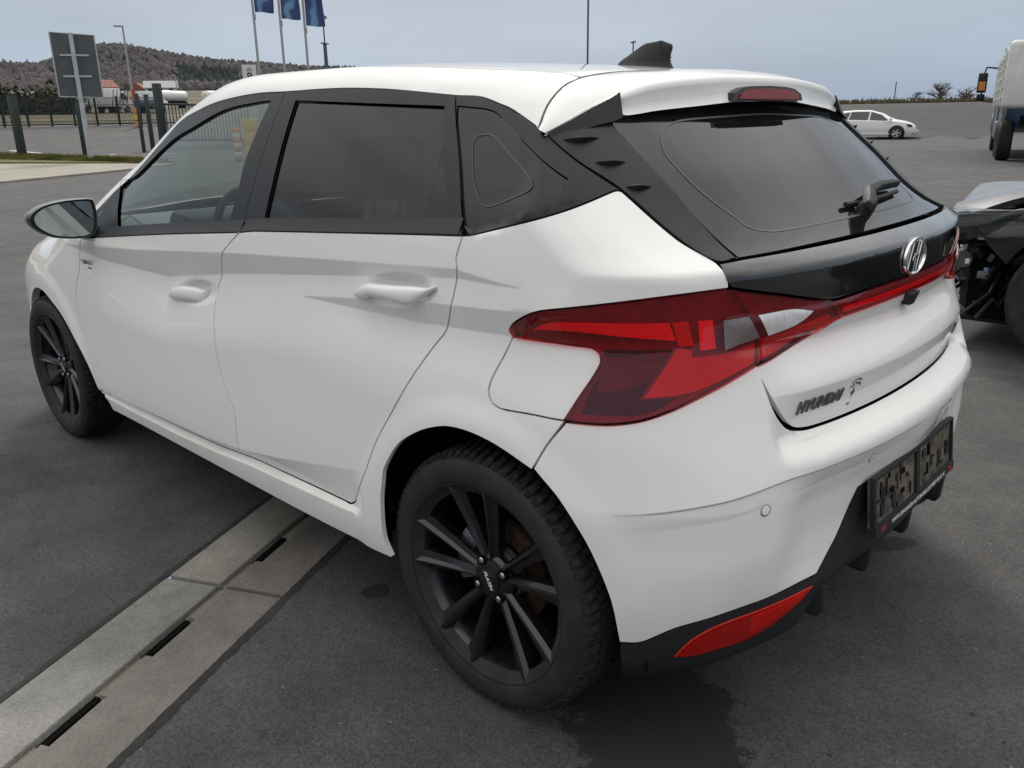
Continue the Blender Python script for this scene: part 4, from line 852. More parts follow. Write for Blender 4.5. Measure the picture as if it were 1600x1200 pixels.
nose_half = [(0, .72)]+[(MAPS['nose'][0](np.array([(3.22, .5, .70)]))[0][0], .715)]+[tuple(p) for p in nb[:-1]]+[(0, .2)]
nose_uv = nose_half+[(-p[0], p[1]) for p in nose_half[::-1][1:-1]]
fb = panel('front_bumper', nose_uv, paint, car, mapping='nose', uv=True, step=.03)
panel('grille', [(-.30, .40), (.30, .40), (.34, .56), (.24, .64), (-.24, .64), (-.34, .56)], satin_black, fb, mapping='nose', uv=True, off=.004, step=.03)
for s in (1, -1):
    panel('headlight', [(s*.30, .60), (s*.34, .66), (s*.42, .69), (s*.48, .68), (s*.46, .61), (s*.40, .58)], lamp_clear, fb, mapping='nose', uv=True, off=.003, step=.02)

# ---- roof, rails, windscreen
def top(x, y): return (x, y, float(Hf(np.array(x), np.array(abs(y)))))
rl = O['rail_low']; rl = rl[(rl[:, 0] < 2.2)]
seam = [(.014, .512), (.16, .555), (.5, .572), (.9, .575), (1.3, .575), (1.48, .585), (1.7, .625), (1.92, .69), (2.1, .735)]
rail_out = [tuple(p) for p in rl[::-1]]+[(2.05, .77, 1.0), (2.12, .765, .955)]+[top(x, y) for x, y in seam[::-1]]+[tuple(p) for p in O['spseam']]
rail = panel('roof_rail', rail_out, paint, car, mapping='roof', mirror=car, step=.013, corner=50)
rin = [top(x, y) for x, y in seam[:6]]
roof_out = [top(.026, 0), top(.026, .25), top(.022, .40)]+rin+[top(1.535, .40), top(1.56, .2), top(1.565, 0)]
roof_out = roof_out+[(p[0], -p[1], p[2]) for p in roof_out[1:-1][::-1]]
roof = panel('roof', roof_out, paint, car, mapping='roof', step=.02, inset=.002)
rz_ = [(1.5, .588), (1.7, .63), (1.92, .695), (2.1, .74), (2.22, .70), (2.33, .45), (2.36, .2)]
ws = [top(1.58, 0), top(1.575, .2), top(1.55, .40)]+[top(*p) for p in rz_]+[top(2.37, 0)]
ws = ws+[(p[0], -p[1], p[2]) for p in ws[1:-1][::-1]]
panel('windscreen', ws, screen_glass, car, mapping='roof', off=-.004, step=.03, flange=0)
cw_ = [top(2.13, .745), top(2.235, .71), top(2.345, .45), top(2.38, .0), top(2.44, 0), top(2.42, .45), top(2.33, .73), top(2.18, .76)]
cw_ = cw_+[(p[0], -p[1], p[2]) for p in cw_[::-1]]
cwl = [(2.13, .745), (2.235, .71), (2.345, .45), (2.378, 0), (2.345, -.45), (2.235, -.71), (2.13, -.745), (2.2, -.77), (2.34, -.72), (2.40, -.45), (2.43, 0), (2.40, .45), (2.34, .72), (2.2, .77)]
panel('cowl', [top(*p) for p in cwl], satin_black, car, mapping='roof', off=-.008, step=.03)
# headliner under the roof
panel('headliner', [top(.03, .58), top(1.5, .60), top(1.52, -.60), top(.03, -.58)], interior_grey, car, mapping='roof', off=-.03, step=.06, flange=0)

# ---- tailgate
half = [(SC, .6940)]+[rs(.25, .6935), rs(.40, .694), rs(.455, .698), rs(.50, .716), rs(.55, .768)]+rs3([(-.472, .579, .846)])+rs3([O['tailin'][4]+np.array([0, 0, -.006])])+[tuple(p+np.array([0, -.004])) for p in to_side(O['tailin'][5:9])]+[rs(.16, .9085), (SC, .9095)]
tg = panel('tailgate', mirror_uv(half), paint, car, uv=True, step=.0105, corner=30)
half = [(SC, .951), rs(.2, .9495)]+[tuple(p+np.array([0, .003])) for p in to_side(O['tailin'][9:12])]+rs3([O['tailin'][0]+np.array([0, 0, .004]), (-.42, .621, 1.012), (-.401, .617, 1.041)])+[rs(.566, 1.0445), rs(.308, 1.048), (SC, 1.0495)]
garnish = panel('garnish', mirror_uv(half), gloss_black, tg, uv=True, step=.0105, off=.002)
half = [(SC, 1.0535), rs(.308, 1.0515), rs(.568, 1.047)]+rs3([(-.261, .558, 1.162), (-.16, .56, 1.246), (-.113, .556, 1.286), (-.09, .53, 1.318), (-.085, .40, 1.328)])+[(SC, 1.333)]
rg = panel('rear_window', mirror_uv(half), rear_glass_m, tg, uv=True, step=.02, off=-.003, flange=.006)
gl_half = O['glassline'][1:13]
gl3 = [(-.15, 0, 1.3025)]+[tuple(p) for p in gl_half[1:]]+[(-.43, .2, 1.0795), (-.436, 0, 1.0805)]
gl3 = gl3+[(p[0], -p[1], p[2]) for p in gl3[1:-1][::-1]]
ribbon('print_line', gl3, .0035, grey_print, rg, off=-.002, closed=True)
for s in (1, -1):
    fo = O['fin']*np.array([1, s, 1])
    uvf = to_side(O['fin']) if s == 1 else np.array([(mir(p[0]), p[1]) for p in to_side(O['fin'])])
    fin = panel('side_fin', uvf, satin_black, tg, uv=True, step=.012, off=.003, inset=.0012)
    for k in (1, 2, 3):
        rp = O['ridge%d' % k]
        p2 = smooth_loop(to_side(rp), False, 60, .004)
        if s == -1: p2 = np.array([(mir(p[0]), p[1]) for p in p2])
        m = len(p2); w = .0075*np.sin(np.linspace(.05, math.pi-.05, m)); hgt = .011*np.sin(np.linspace(.05, math.pi-.05, m))
        A, na = solve(p2+np.stack([0*w, w*.5], 1), 'side', .0025); B, n_b = solve(p2-np.stack([0*w, w*1.3], 1), 'side', .0025); M, nm = solve(p2-np.stack([0*w, w*.9], 1), 'side', .003); M = M+nm*hgt[:, None]
        V = np.vstack([A, M, B]); Fc = []
        for i in range(m-1): Fc += [(i, i+1, m+i+1, m+i), (m+i, m+i+1, 2*m+i+1, 2*m+i)]
        if s == 1: Fc = [f_[::-1] for f_ in Fc]
        mobj('air_ridge', V, Fc, satin_black, fin, smooth=False)

# spoiler: top skin from the roof seam to a rounded ridge, rear face, underside
def crv(P, n):
    P = np.array(P, float); L = np.r_[0, np.cumsum(np.linalg.norm(np.diff(P, axis=0), axis=1))]; L /= L[-1]
    return np.stack([tab(L, P[:, k])(np.linspace(0, 1, n)) for k in range(3)], 1)
NS = 46
zof = lambda x, y: float(Hf(np.array(x), np.array(y)))
a_ = crv([(.022, 0, zof(.022, 0)), (.022, .20, zof(.022, .2)), (.0195, .33, 1.3985), (.015, .42, 1.391), (.006, .512, 1.3795)]+[tuple(p+np.array([-.004, 0, 0])) for p in O['spseam'][1:]], NS)
ridge = crv([(-.150, 0, 1.387), (-.145, .15, 1.386), (-.137, .28, 1.380), (-.121, .42, 1.368), (-.106, .51, 1.348), (-.098, .548, 1.333), (-.085, .60, 1.314), (-.076, .652, 1.292), (-.056, .694, 1.271)], NS)
low = crv([(-.166, 0, 1.332), (-.161, .15, 1.329), (-.149, .28, 1.321), (-.131, .42, 1.312), (-.114, .52, 1.303), (-.097, .553, 1.325), (-.083, .603, 1.309), (-.074, .655, 1.287), (-.054, .696, 1.267)], NS)
und = crv([(-.09, 0, 1.335), (-.09, .15, 1.334), (-.085, .28, 1.331), (-.075, .42, 1.325), (-.065, .52, 1.315), (-.06, .55, 1.313), (-.055, .60, 1.305), (-.05, .64, 1.29), (-.045, .68, 1.268)], NS)
rows = []
for t_ in np.linspace(0, 1, 9):
    p = a_*(1-t_)+ridge*t_; p[:, 2] += (.010*math.sin(math.pi*t_))*np.linspace(1, .2, NS); p[:, 1] += .012*math.sin(math.pi*t_)*np.linspace(0, 1, NS)**3; rows.append(p)
rr_ = .12
rows.append(ridge*.90+low*.10+np.array([-.004, 0, 0])); rows.append(ridge*.72+low*.28+np.array([-.003, 0, 0]))
rows.append(ridge*.40+low*.60+np.array([.006, 0, 0])); rows.append(low*.93+ridge*.07+np.array([.002, 0, 0])); rows.append(low*.99+und*.01); rows.append(low*.6+und*.4); rows.append(und)
V = np.vstack(rows); m = len(rows); Fc = []
Vr = V*[1, -1, 1]
for i in range(m-1):
    for j in range(NS-1):
        Fc.append((i*NS+j, (i+1)*NS+j, (i+1)*NS+j+1, i*NS+j+1))
allV = np.vstack([V, Vr]); Fr = [tuple(i+len(V) for i in f_[::-1]) for f_ in Fc]
spo = mobj('spoiler', allV, Fc+Fr, paint, tg)
bm = bmesh.new(); bm.from_mesh(spo.data); bmesh.ops.remove_doubles(bm, verts=bm.verts, dist=1e-4); bmesh.ops.recalc_face_normals(bm, faces=bm.faces); bm.to_mesh(spo.data); bm.free()
spo.data.polygons.foreach_set('use_smooth', [True]*len(spo.data.polygons)); spo.data.set_sharp_from_angle(angle=R(50))
# black strip closing the gap between spoiler and glass
mobj('spoiler_underside', np.vstack([low*.97+und*.03+np.array([0, 0, -.001]), und*1.0+np.array([-.012, 0, -.018]), (low*.97+und*.03+np.array([0, 0, -.001]))*[1, -1, 1], (und+np.array([-.012, 0, -.018]))*[1, -1, 1]]),
     [(j, j+1, NS+j+1, NS+j) for j in range(30)]+[(2*NS+j, 3*NS+j, 3*NS+j+1, 2*NS+j+1) for j in range(30)], gloss_black, tg)
for s in (1, -1):
    tp = [(-.103, .524, 1.348), (-.100, .545, 1.338), (-.089, .598, 1.318), (-.080, .650, 1.296), (-.059, .694, 1.274)]
    bt = [(-.118, .532, 1.300), (-.117, .556, 1.293), (-.106, .600, 1.286), (-.092, .650, 1.272), (-.062, .694, 1.262)]
    V = [(x-.004, s*(y+.002), z+.001) for x, y, z in tp]+[(x-.005, s*(y+.003), z) for x, y, z in bt]+[(x+.03, s*(y+.0), z-.004) for x, y, z in tp]
    MB().add(V, [(i, i+1, 6+i, 5+i) for i in range(4)]+[(i, i+1, 11+i, 10+i) for i in range(4)]+[(0, 5, 10)]).build('fin_tip', satin_black, tg, ang=40)
# high brake lamp
bl = [(.176, 1.332), (.168, 1.348), (.135, 1.360), (.09, 1.364), (0, 1.366)]
bl = bl+[(-y, z) for y, z in bl[:-1][::-1]]+[(-.09, 1.331), (0, 1.331), (.09, 1.331)]
xe = lambda y, z: -.1715+.19*y*y+(z-1.333)*.20-(.006 if z > 1.34 and z < 1.36 else .004)
hb = MB(); hb.prism(bl, 0, .02, lambda y, z, h: (xe(y, z)+h, y, z)); hb.build('brake_lamp', lamp_dark, spo)
bl2 = [(y*.86, 1.3345+(z-1.331)*.72) for y, z in bl]
hb = MB(); hb.prism(bl2, 0, .02, lambda y, z, h: (xe(y, z)-.0015+h, y, z)); o = hb.build('brake_lens', lamp_high, spo)

# ---- light bar and lamps
half = [(SC, .9125), rs(.16, .9115), rs(.327, .908), tuple(to_side([O['tailin'][9]])[0]), rs(.2, .9465), (SC, .948)]
half[3] = rs(.3645, .942)
bar = panel('light_bar', mirror_uv(half), lamp_back, tg, uv=True, step=.012, off=-.004, inset=.001)
ribbon('light_strip', [rearP(y, .9235-.004*(y/.31)**2) for y in (.318, .22, .11, .0001)]+[(p[0], -p[1], p[2]) for p in [rearP(y, .9235-.004*(y/.31)**2) for y in (.11, .22, .318)]], .0135, lamp_bright, bar, off=-.0015)
panel('lens', mirror_uv(half), lens_red, bar, uv=True, step=.012, off=.006, inset=.001, flange=.012)
for s in (1, -1):
    sd_ = (lambda P: to_side(P)) if s == 1 else (lambda P: np.array([(mir(p[0]), p[1]) for p in to_side(P)]))
    tl = panel('tail_light', sd_(O['tail']), lamp_back, car, uv=True, step=.014, off=-.010, inset=.001, flange=.01)
    for nm, mt, of in (('tl_dark', lamp_dark, -.008), ('tl_facet', lamp_facet, -.0065), ('tl_strip', lamp_bright, -.005), ('tl_seg2', lamp_mid, -.006), ('tl_low', lamp_mid, -.006), ('tl_small', lamp_bright, -.005), ('tl_clear', lamp_smoke, -.004)):
        if nm == 'tl_clear': of = .0085
        panel({'tl_dark': 'dark_panel', 'tl_facet': 'facet', 'tl_strip': 'light_strip', 'tl_seg2': 'segment', 'tl_low': 'segment', 'tl_small': 'segment', 'tl_clear': 'indicator'}[nm], sd_(O[nm]), mt, tl, uv=True, step=.012, off=of, inset=.0005, flange=.004)
    panel('lens', sd_(O['tail']), lens_red, tl, uv=True, step=.012, off=.007, inset=.0012, flange=.016)
    ti = panel('tailgate_light', sd_(O['tailin']), lamp_back, tg, uv=True, step=.014, off=-.008, inset=.001, flange=.01)
    panel('reverse_lamp', sd_(O['ti_clear']), lamp_clear, ti, uv=True, step=.012, off=.0085, inset=.0005, flange=.004)
    panel('segment', sd_(O['ti_low']), lamp_mid, ti, uv=True, step=.012, off=-.004, inset=.0005, flange=.004)
    panel('lens', sd_(O['tailin']), lens_red, ti, uv=True, step=.012, off=.007, inset=.0012, flange=.016)

# ---- bumper
half = [(SC, .6930), rs(.25, .6925), rs(.40, .693), rs(.458, .696), rs(.506, .712), rs(.556, .764)]+[tuple(p+np.array([0, -.003])) for p in to_side(O['tail'][10:18])]+rs3(np.array([(-.206, .871, .70), (-.178, .881, .646)]))+rs3(O['rarch'][12:])+rs3(O['blow'][1:8])+[rs(.15, .5415), (SC, .5415)]
bump = panel('bumper', mirror_uv(half), paint, car, uv=True, step=.0115, corner=40, flange=.03)
bb = [tuple(p) for p in to_side(O['blow'][:8])]
half = [(SC, .5395), rs(.15, .5395)]+[(p[0], p[1]-.002) for p in bb[::-1]]+rs3([(-.352, .803, .20), (-.38, .775, .188), (-.45, .70, .184), (-.515, .60, .186)])+[rs(.50, .19), rs(.40, .21), rs(.28, .255), rs(.15, .275), (SC, .28)]
lowb = panel('lower_bumper', mirror_uv(half), plastic, bump, uv=True, step=.012, flange=.05, inset=.0005, corner=40)
for s in (1, -1):
    sd_ = (lambda P: to_side(P)) if s == 1 else (lambda P: np.array([(mir(p[0]), p[1]) for p in to_side(P)]))
    rf_ = panel('reflector', sd_(O['refl']), lamp_mid, bump, uv=True, step=.012, off=.002, inset=.0, flange=.004)
    mid = O['refl']; k = [p for p in mid if p[1] < .60]; 
    panel('reflector_lens', sd_(O['refl']), lens_refl, rf_, uv=True, step=.02, off=.0055, inset=.002, flange=.004)
    hi = O['refl_hi']
    panel('reflector_field', sd_(hi), lamp_bright, rf_, uv=True, step=.02, off=.0035, inset=.0, flange=.002)
    for (y, z) in ((.609, .577), (.263, .596)):
        P, n_ = surf_point(y=y, z=z); P = Vector((P.x, s*P.y, P.z)); n_ = Vector((n_.x, s*n_.y, n_.z))
        q = n_.to_track_quat('Z', 'Y').to_matrix()
        sb_ = MB()
        V = []; nn = 24
        for (r_, h_) in ((.0105, .0006), (.0088, .0022), (.0, .0026)):
            V += [P+q@Vector((r_*math.cos(2*math.pi*i/nn), r_*math.sin(2*math.pi*i/nn), h_)) for i in range(nn)]
        sb_.add(V, [(k*nn+i, k*nn+(i+1) % nn, (k+1)*nn+(i+1) % nn, (k+1)*nn+i) for k in range(2) for i in range(nn)]); sn = sb_.build('parking_sensor', paint, bump)
        V = []
        for r_ in (.0120, .0106): V += [P+q@Vector((r_*math.cos(2*math.pi*i/nn), r_*math.sin(2*math.pi*i/nn), .0012)) for i in range(nn)]
        MB().add(V, [(i, (i+1) % nn, nn+(i+1) % nn, nn+i) for i in range(nn)]).build('sensor_gap', void, sn)
# under-bumper fins
for y in (.385, .13, -.13, -.385):
    f_ = MB(); f_.prism([(-.52, .33), (-.585, .33), (-.580, .262), (-.570, .250), (-.47, .262)], y-.012, y+.012, lambda x, z, h: (x, h, z)); f_.build('diffuser_fin', plastic, bump, bevel=.004)

# ---- number plate holder
zt_, zb_, xt_, xb_ = .544, .430, -.603, -.616
def pl(y, v, d): return (xt_*(1-v)+xb_*v-d+.0+.06*y*y, y, zt_*(1-v)+zb_*v)
ph = empty('plate_holder', (0, 0, 0), parent=bump)
def pbox(y0, y1, v0, v1, d0, d1, n=6):
    m_ = MB(); ys = np.linspace(y0, y1, n)
    V = []
    for y in ys: V += [pl(y, v0, d0), pl(y, v0, d1), pl(y, v1, d1), pl(y, v1, d0)]
    Fc = [(4*i+k, 4*i+(k+1) % 4, 4*i+4+(k+1) % 4, 4*i+4+k) for i in range(n-1) for k in range(4)]+[(0, 1, 2, 3), tuple(4*(n-1)+k for k in (3, 2, 1, 0))]
    return m_.add(V, Fc)
mud = vary(principled('muddy_plastic', (.05, .047, .043), .8), 30, .4, tint=(.16, .13, .095))
pbox(-.262, .262, 0, 1.0, .0, .010).build('back_plate', mud, ph, smooth=False)
rng = random.Random(5)
for y0, y1, v0, v1 in ((-.262, .262, .965, 1.17), (-.262, .262, -.03, .03), (-.264, -.252, 0, 1.0), (.252, .264, 0, 1.0), (-.006, .016, .03, .93)):
    pbox(y0, y1, v0, v1, .006, .019 if v0 > .9 else .016).build('rim', plastic, ph, smooth=False)
for i in range(46):
    y = rng.uniform(-.24, .24); v = rng.uniform(.06, .85); w = rng.choice((.004, .006, .012, .02)); h = rng.choice((.05, .1, .25, .35))
    if abs(y-.005) < .025 or v+h > .93: continue
    pbox(y-w/2, y+w/2, v, v+h, .009, .0135 if rng.random() < .5 else .0118, 2).build('clip', plastic if rng.random() < .6 else void, ph, smooth=False)
def plate_text(body, yc, v, size, mat, sp=1.):
    tv, tf = text_mesh(body, size, 0, 0, sp, .0004)
    mobj('lettering', [pl(yc-a, v-b_/.123, .0196) for a, b_, c_ in tv], tf, mat, ph, smooth=False)
plate_text('WWW.SPANNGER-AUTOMOBILE.DE 09857-932 60 40', -.002, 1.07, .0155, white_print, .98)
for y in (.222, -.226):
    plate_text('/W/' if y > 0 else '/M/', y, 1.07, .019, red_print)

# ---- badges and prints
def rear_decal(name, tv, tf, yc, zc, mat, parent, depth=.0008, rot=0.):
    a = np.array(tv); c_, s_ = math.cos(rot), math.sin(rot); ax = a[:, 0]*c_-a[:, 1]*s_; ay = a[:, 0]*s_+a[:, 1]*c_
    P, n_ = rear_project(yc-ax, zc+ay); return mobj(name, P+n_*(depth+a[:, 2]*1.)[:, None], tf, mat, parent, smooth=False)
badge_m = principled('badge_grey', (.16, .17, .18), .3, .8)
tv, tf = text_mesh('HYUNDAI', .040, .0018, .2, 1.04, .0005)
tv = [(x*.76, y*.95, z) for x, y, z in tv]
rear_decal('lettering', tv, tf, .421, .7505, badge_m, tg, .003, .02)
tv, tf = text_mesh('i20', .046, .0022, .1, .95, .001)
rear_decal('lettering', tv, tf, -.40, .753, badge_m, tg, .003)
# dealer sticker: two arcs of lettering over a lily, a line below
def arc_text(body, size, rad, yc, zc):
    tv, tf = text_mesh(body, size, 0, 0, 1., .0003); a = np.array(tv); th_ = a[:, 0]/rad; r_ = rad+a[:, 1]
    return rear_decal('sticker', np.stack([r_*np.sin(th_), r_*np.cos(th_)-rad, a[:, 2]], 1), tf, yc, zc, dark_print, tg, .0008)
arc_text('Autohaus Spannger', .0055, .030, .2975, .775); arc_text('Top Qualität', .0088, .026, .2975, .766)
tv, tf = text_mesh('Seit', .008, 0, 0, 1., .0003); rear_decal('sticker', tv, tf, .304, .7185, dark_print, tg)
lily = [(0, .019), (.0026, .010), (.0012, .002), (.0056, .0075), (.0082, .003), (.0055, -.001), (.0016, -.0025), (.0030, -.0035), (.0014, -.005), (.0012, -.010), (0, -.0125)]
lily = lily+[(-x, y) for x, y in lily[1:-1][::-1]]
rear_decal('sticker', [(x*.95, y*.95, 0) for x, y in lily], [tuple(range(len(lily)))], .301, .742, dark_print, tg)
# side print on the front door
bx = O['fender_badge']
for body, dx, dz, sz, mt in (('YMAGO', -.055, -.004, .022, dark_print), ('I', -.005, 0, .022, red_print), ('I', -.105, 0, .022, red_print), ('edition', -.075, -.022, .011, red_print)):
    tv, tf = text_mesh(body, sz, 0, .1, 1., .0006); a = np.array(tv)
    P, n_ = side_project(bx[0][0]+dx-a[:, 0], bx[0][2]-.012+dz+a[:, 1]); mobj('lettering', P+n_*.0008, tf, mt, dF[0][0], smooth=False)
# emblem: oval ring with a slanted H
P0, n0 = surf_point(y=.0, z=.990)
ez = Vector((-.22, 0, .975)).normalized(); n0 = Vector((-.975, 0, -.22)) if False else Vector(n0).normalized()
ex = Vector((0, -1, 0)); ey = n0.cross(ex).normalized()
if ey.z < 0: ey = -ey
em = empty('emblem', P0, parent=tg)
def ell(a, b_, n, d, ph_=0): return [n0*d+ex*(a*math.cos(2*math.pi*i/n))+ey*(b_*math.sin(2*math.pi*i/n)) for i in range(n)]
A, B = .067, .043
nn = 48
MB().add(ell(A, B, nn, -.004)+ell(A, B, nn, .0035)+[n0*.0035], [(i, (i+1) % nn, nn+(i+1) % nn, nn+i) for i in range(nn)]+[(nn+i, nn+(i+1) % nn, 2*nn) for i in range(nn)]).build('base', gloss_black, em)
V = []; prof = [(0, .003), (.15, .0075), (.55, .0085), (1., .0035)]
for t_, d in prof: V += ell(A-.0095*t_+.0005, B-.0095*t_+.0005, nn, d)
MB().add(V, [(k*nn+i, k*nn+(i+1) % nn, (k+1)*nn+(i+1) % nn, (k+1)*nn+i) for k in range(3) for i in range(nn)]).build('ring', chrome, em)
def hbar(pts, d0=.0030, d1=.0075):
    m_ = MB(); m_.prism(pts, d0, d1, lambda x, y, h: tuple(n0*h+ex*x+ey*y)); return m_
KH = .86; Hh = [[(-.052, -.026), (-.034, -.033), (-.006, .0365), (-.025, .034)], [(.018, -.0305), (.040, -.024), (.0215, .031), (-.0005, -.0335)],
      [(-.024, -.009), (.017, .001), (.023, .009), (-.017, .001)]]
Hh[1] = [(.006, -.0365), (.025, -.034), (.052, .026), (.034, .033)]
for q in Hh: hbar([(a*KH, b_) for a, b_ in q]).build('letter_bar', chrome, em, bevel=.0012)
# camera under the light bar
P1, n1 = surf_point(y=0, z=.893)
cb = MB(); cb.prism([(-.030, .910), (.030, .910), (.013, .880), (-.013, .880)], -.002, .020, lambda y, z, h: (P1.x-h-(.0 if z > .9 else -.006), y, z)); cb.build('reversing_camera', plastic, tg, bevel=.003)

# ---- rear wiper
wp = empty('rear_wiper', (0, 0, 0), parent=tg)
def gp(y, z, h):
    P, n_ = surf_point(y=y, z=z); return P+n_*h
w = MB(); w.tube([gp(.012, 1.083, -.004), gp(.012, 1.083, .028)], [.021, .017], 18); w.build('pivot', plastic, wp)
w = MB()
pts = [(.045, 1.077, .030, .014), (.012, 1.084, .034, .021), (-.05, 1.104, .030, .017), (-.14, 1.112, .026, .014), (-.26, 1.112, .022, .011), (-.33, 1.110, .018, .008)]
V = []; Fc = []
for (y, z, h, wd) in pts:
    c_ = gp(y, z, h); n_ = (gp(y, z, h+.01)-c_).normalized(); u_ = Vector((0, 0, 1)); u_ = (u_-n_*u_.dot(n_)).normalized()
    V += [c_+u_*wd-n_*.010, c_+u_*wd*.55+n_*.008, c_-u_*wd*.55+n_*.008, c_-u_*wd-n_*.010]
for i in range(len(pts)-1):
    for k in range(4): Fc.append((4*i+k, 4*i+(k+1) % 4, 4*i+4+(k+1) % 4, 4*i+4+k))
Fc += [(3, 2, 1, 0), tuple(4*(len(pts)-1)+k for k in range(4))]
w.add(V, Fc); w.build('arm', plastic, wp, bevel=.003)
w = MB(); w.tube([gp(y, z, .006) for y, z in ((.07, 1.098), (-.05, 1.096), (-.18, 1.098), (-.30, 1.100))], .006, 6); w.build('blade', rubber_seal, wp)

# ---- shark-fin aerial
an = MB()
prof = [(.294, 0), (.285, .012), (.262, .024), (.235, .040), (.205, .058), (.185, .066), (.150, .068), (.120, .064), (.113, .056), (.121, .030), (.118, .012), (.108, 0)]
lv = []
for k, zz in enumerate(np.linspace(0, 1, 9)):
    H_ = .068*zz
    xs_ = []
    x0_ = np.interp(H_, [p[1] for p in prof[:7]], [p[0] for p in prof[:7]]); x1_ = np.interp(H_, [p[1] for p in prof[6:][::-1]], [p[0] for p in prof[6:][::-1]])
    hw = .022*(1-zz)**.9+.0028
    if k == 0: hw = .030
    ring = []
    for i in range(20):
        a = 2*math.pi*i/20; cx_, lx = (x0_+x1_)/2, (x0_-x1_)/2
        ring.append((cx_+lx*math.cos(a), hw*math.sin(a)*(1 if math.cos(a) < .2 else (1-.55*(math.cos(a)-.2)/.8)), zof(cx_+lx*math.cos(a), 0)+H_-.002))
    lv.append(ring)
V = [p for r_ in lv for p in r_]; Fc = [(k*20+i, k*20+(i+1) % 20, (k+1)*20+(i+1) % 20, (k+1)*20+i) for k in range(8) for i in range(20)]+[tuple(8*20+i for i in range(20))]
an.add(V, Fc); aer = an.build('roof_aerial', satin_black, car, ang=60)
for s in (1, -1):
    MB().tube([(.150, s*.0095, zof(.15, 0)+.060), (.150-.012, s*.0185, zof(.14, 0)+.026), (.126, s*.016, zof(.12, 0)+.026)], .0012, 6).build('seam', rubber_seal, aer)

# ---- door mirrors
for s, par in ((1, dF[0][0]), (-1, dF[0][1])):
    mr = empty('door_mirror', (1.98, s*.92, .985), parent=par)
    ol = [(.112, .012), (.103, .030), (.065, .052), (.0, .064), (-.072, .066), (-.092, .062), (-.098, .030), (-.092, -.030), (-.078, -.060), (-.05, -.066), (0, -.064), (.05, -.054), (.085, -.034), (.106, -.012)]   # (outward, up) seen from behind
    ol = [(a+.008, b_) for a, b_ in ol]
    lp = smooth_loop(np.array(ol), True, 45, .008); lays = [(-.035, .985), (-.037, 1.0), (-.030, 1.03), (-.005, 1.05), (.03, 1.0), (.06, .86), (.085, .62), (.10, .30), (.103, .02)]
    V = []; n = len(lp)
    for x_, k in lays: V += [(x_+.25*p[0]*.35, s*(p[0]*k), p[1]*k) for p in lp]
    Fc = [(j*n+i, j*n+(i+1) % n, (j+1)*n+(i+1) % n, (j+1)*n+i) for j in range(len(lays)-1) for i in range(n)]
    MB().add(V, Fc).build('shell', gloss_black, mr, ang=50)
    V = [(-.031+.25*p[0]*.92*.35, s*p[0]*.91, p[1]*.90) for p in lp]
    o = MB().add(V, [tuple(range(n))]).build('mirror_glass', principled('mirror_glass_%d' % (s+1), (.55, .62, .60), .02, 1.), mr)
    V = []
    for x_, k in ((-.036, .985), (-.0345, .90), (-.030, .90)): V += [(x_+.25*p[0]*k*.35, s*p[0]*k, p[1]*k) for p in lp]
    MB().add(V, [(j*n+i, j*n+(i+1) % n, (j+1)*n+(i+1) % n, (j+1)*n+i) for j in range(2) for i in range(n)]).build('rim', satin_black, mr)
    MB().tube([(.03, -s*.07, -.045), (.02, -s*.11, -.062), (.0, -s*.15, -.075)], [.03, .026, .03], 12).build('foot', satin_black, mr)

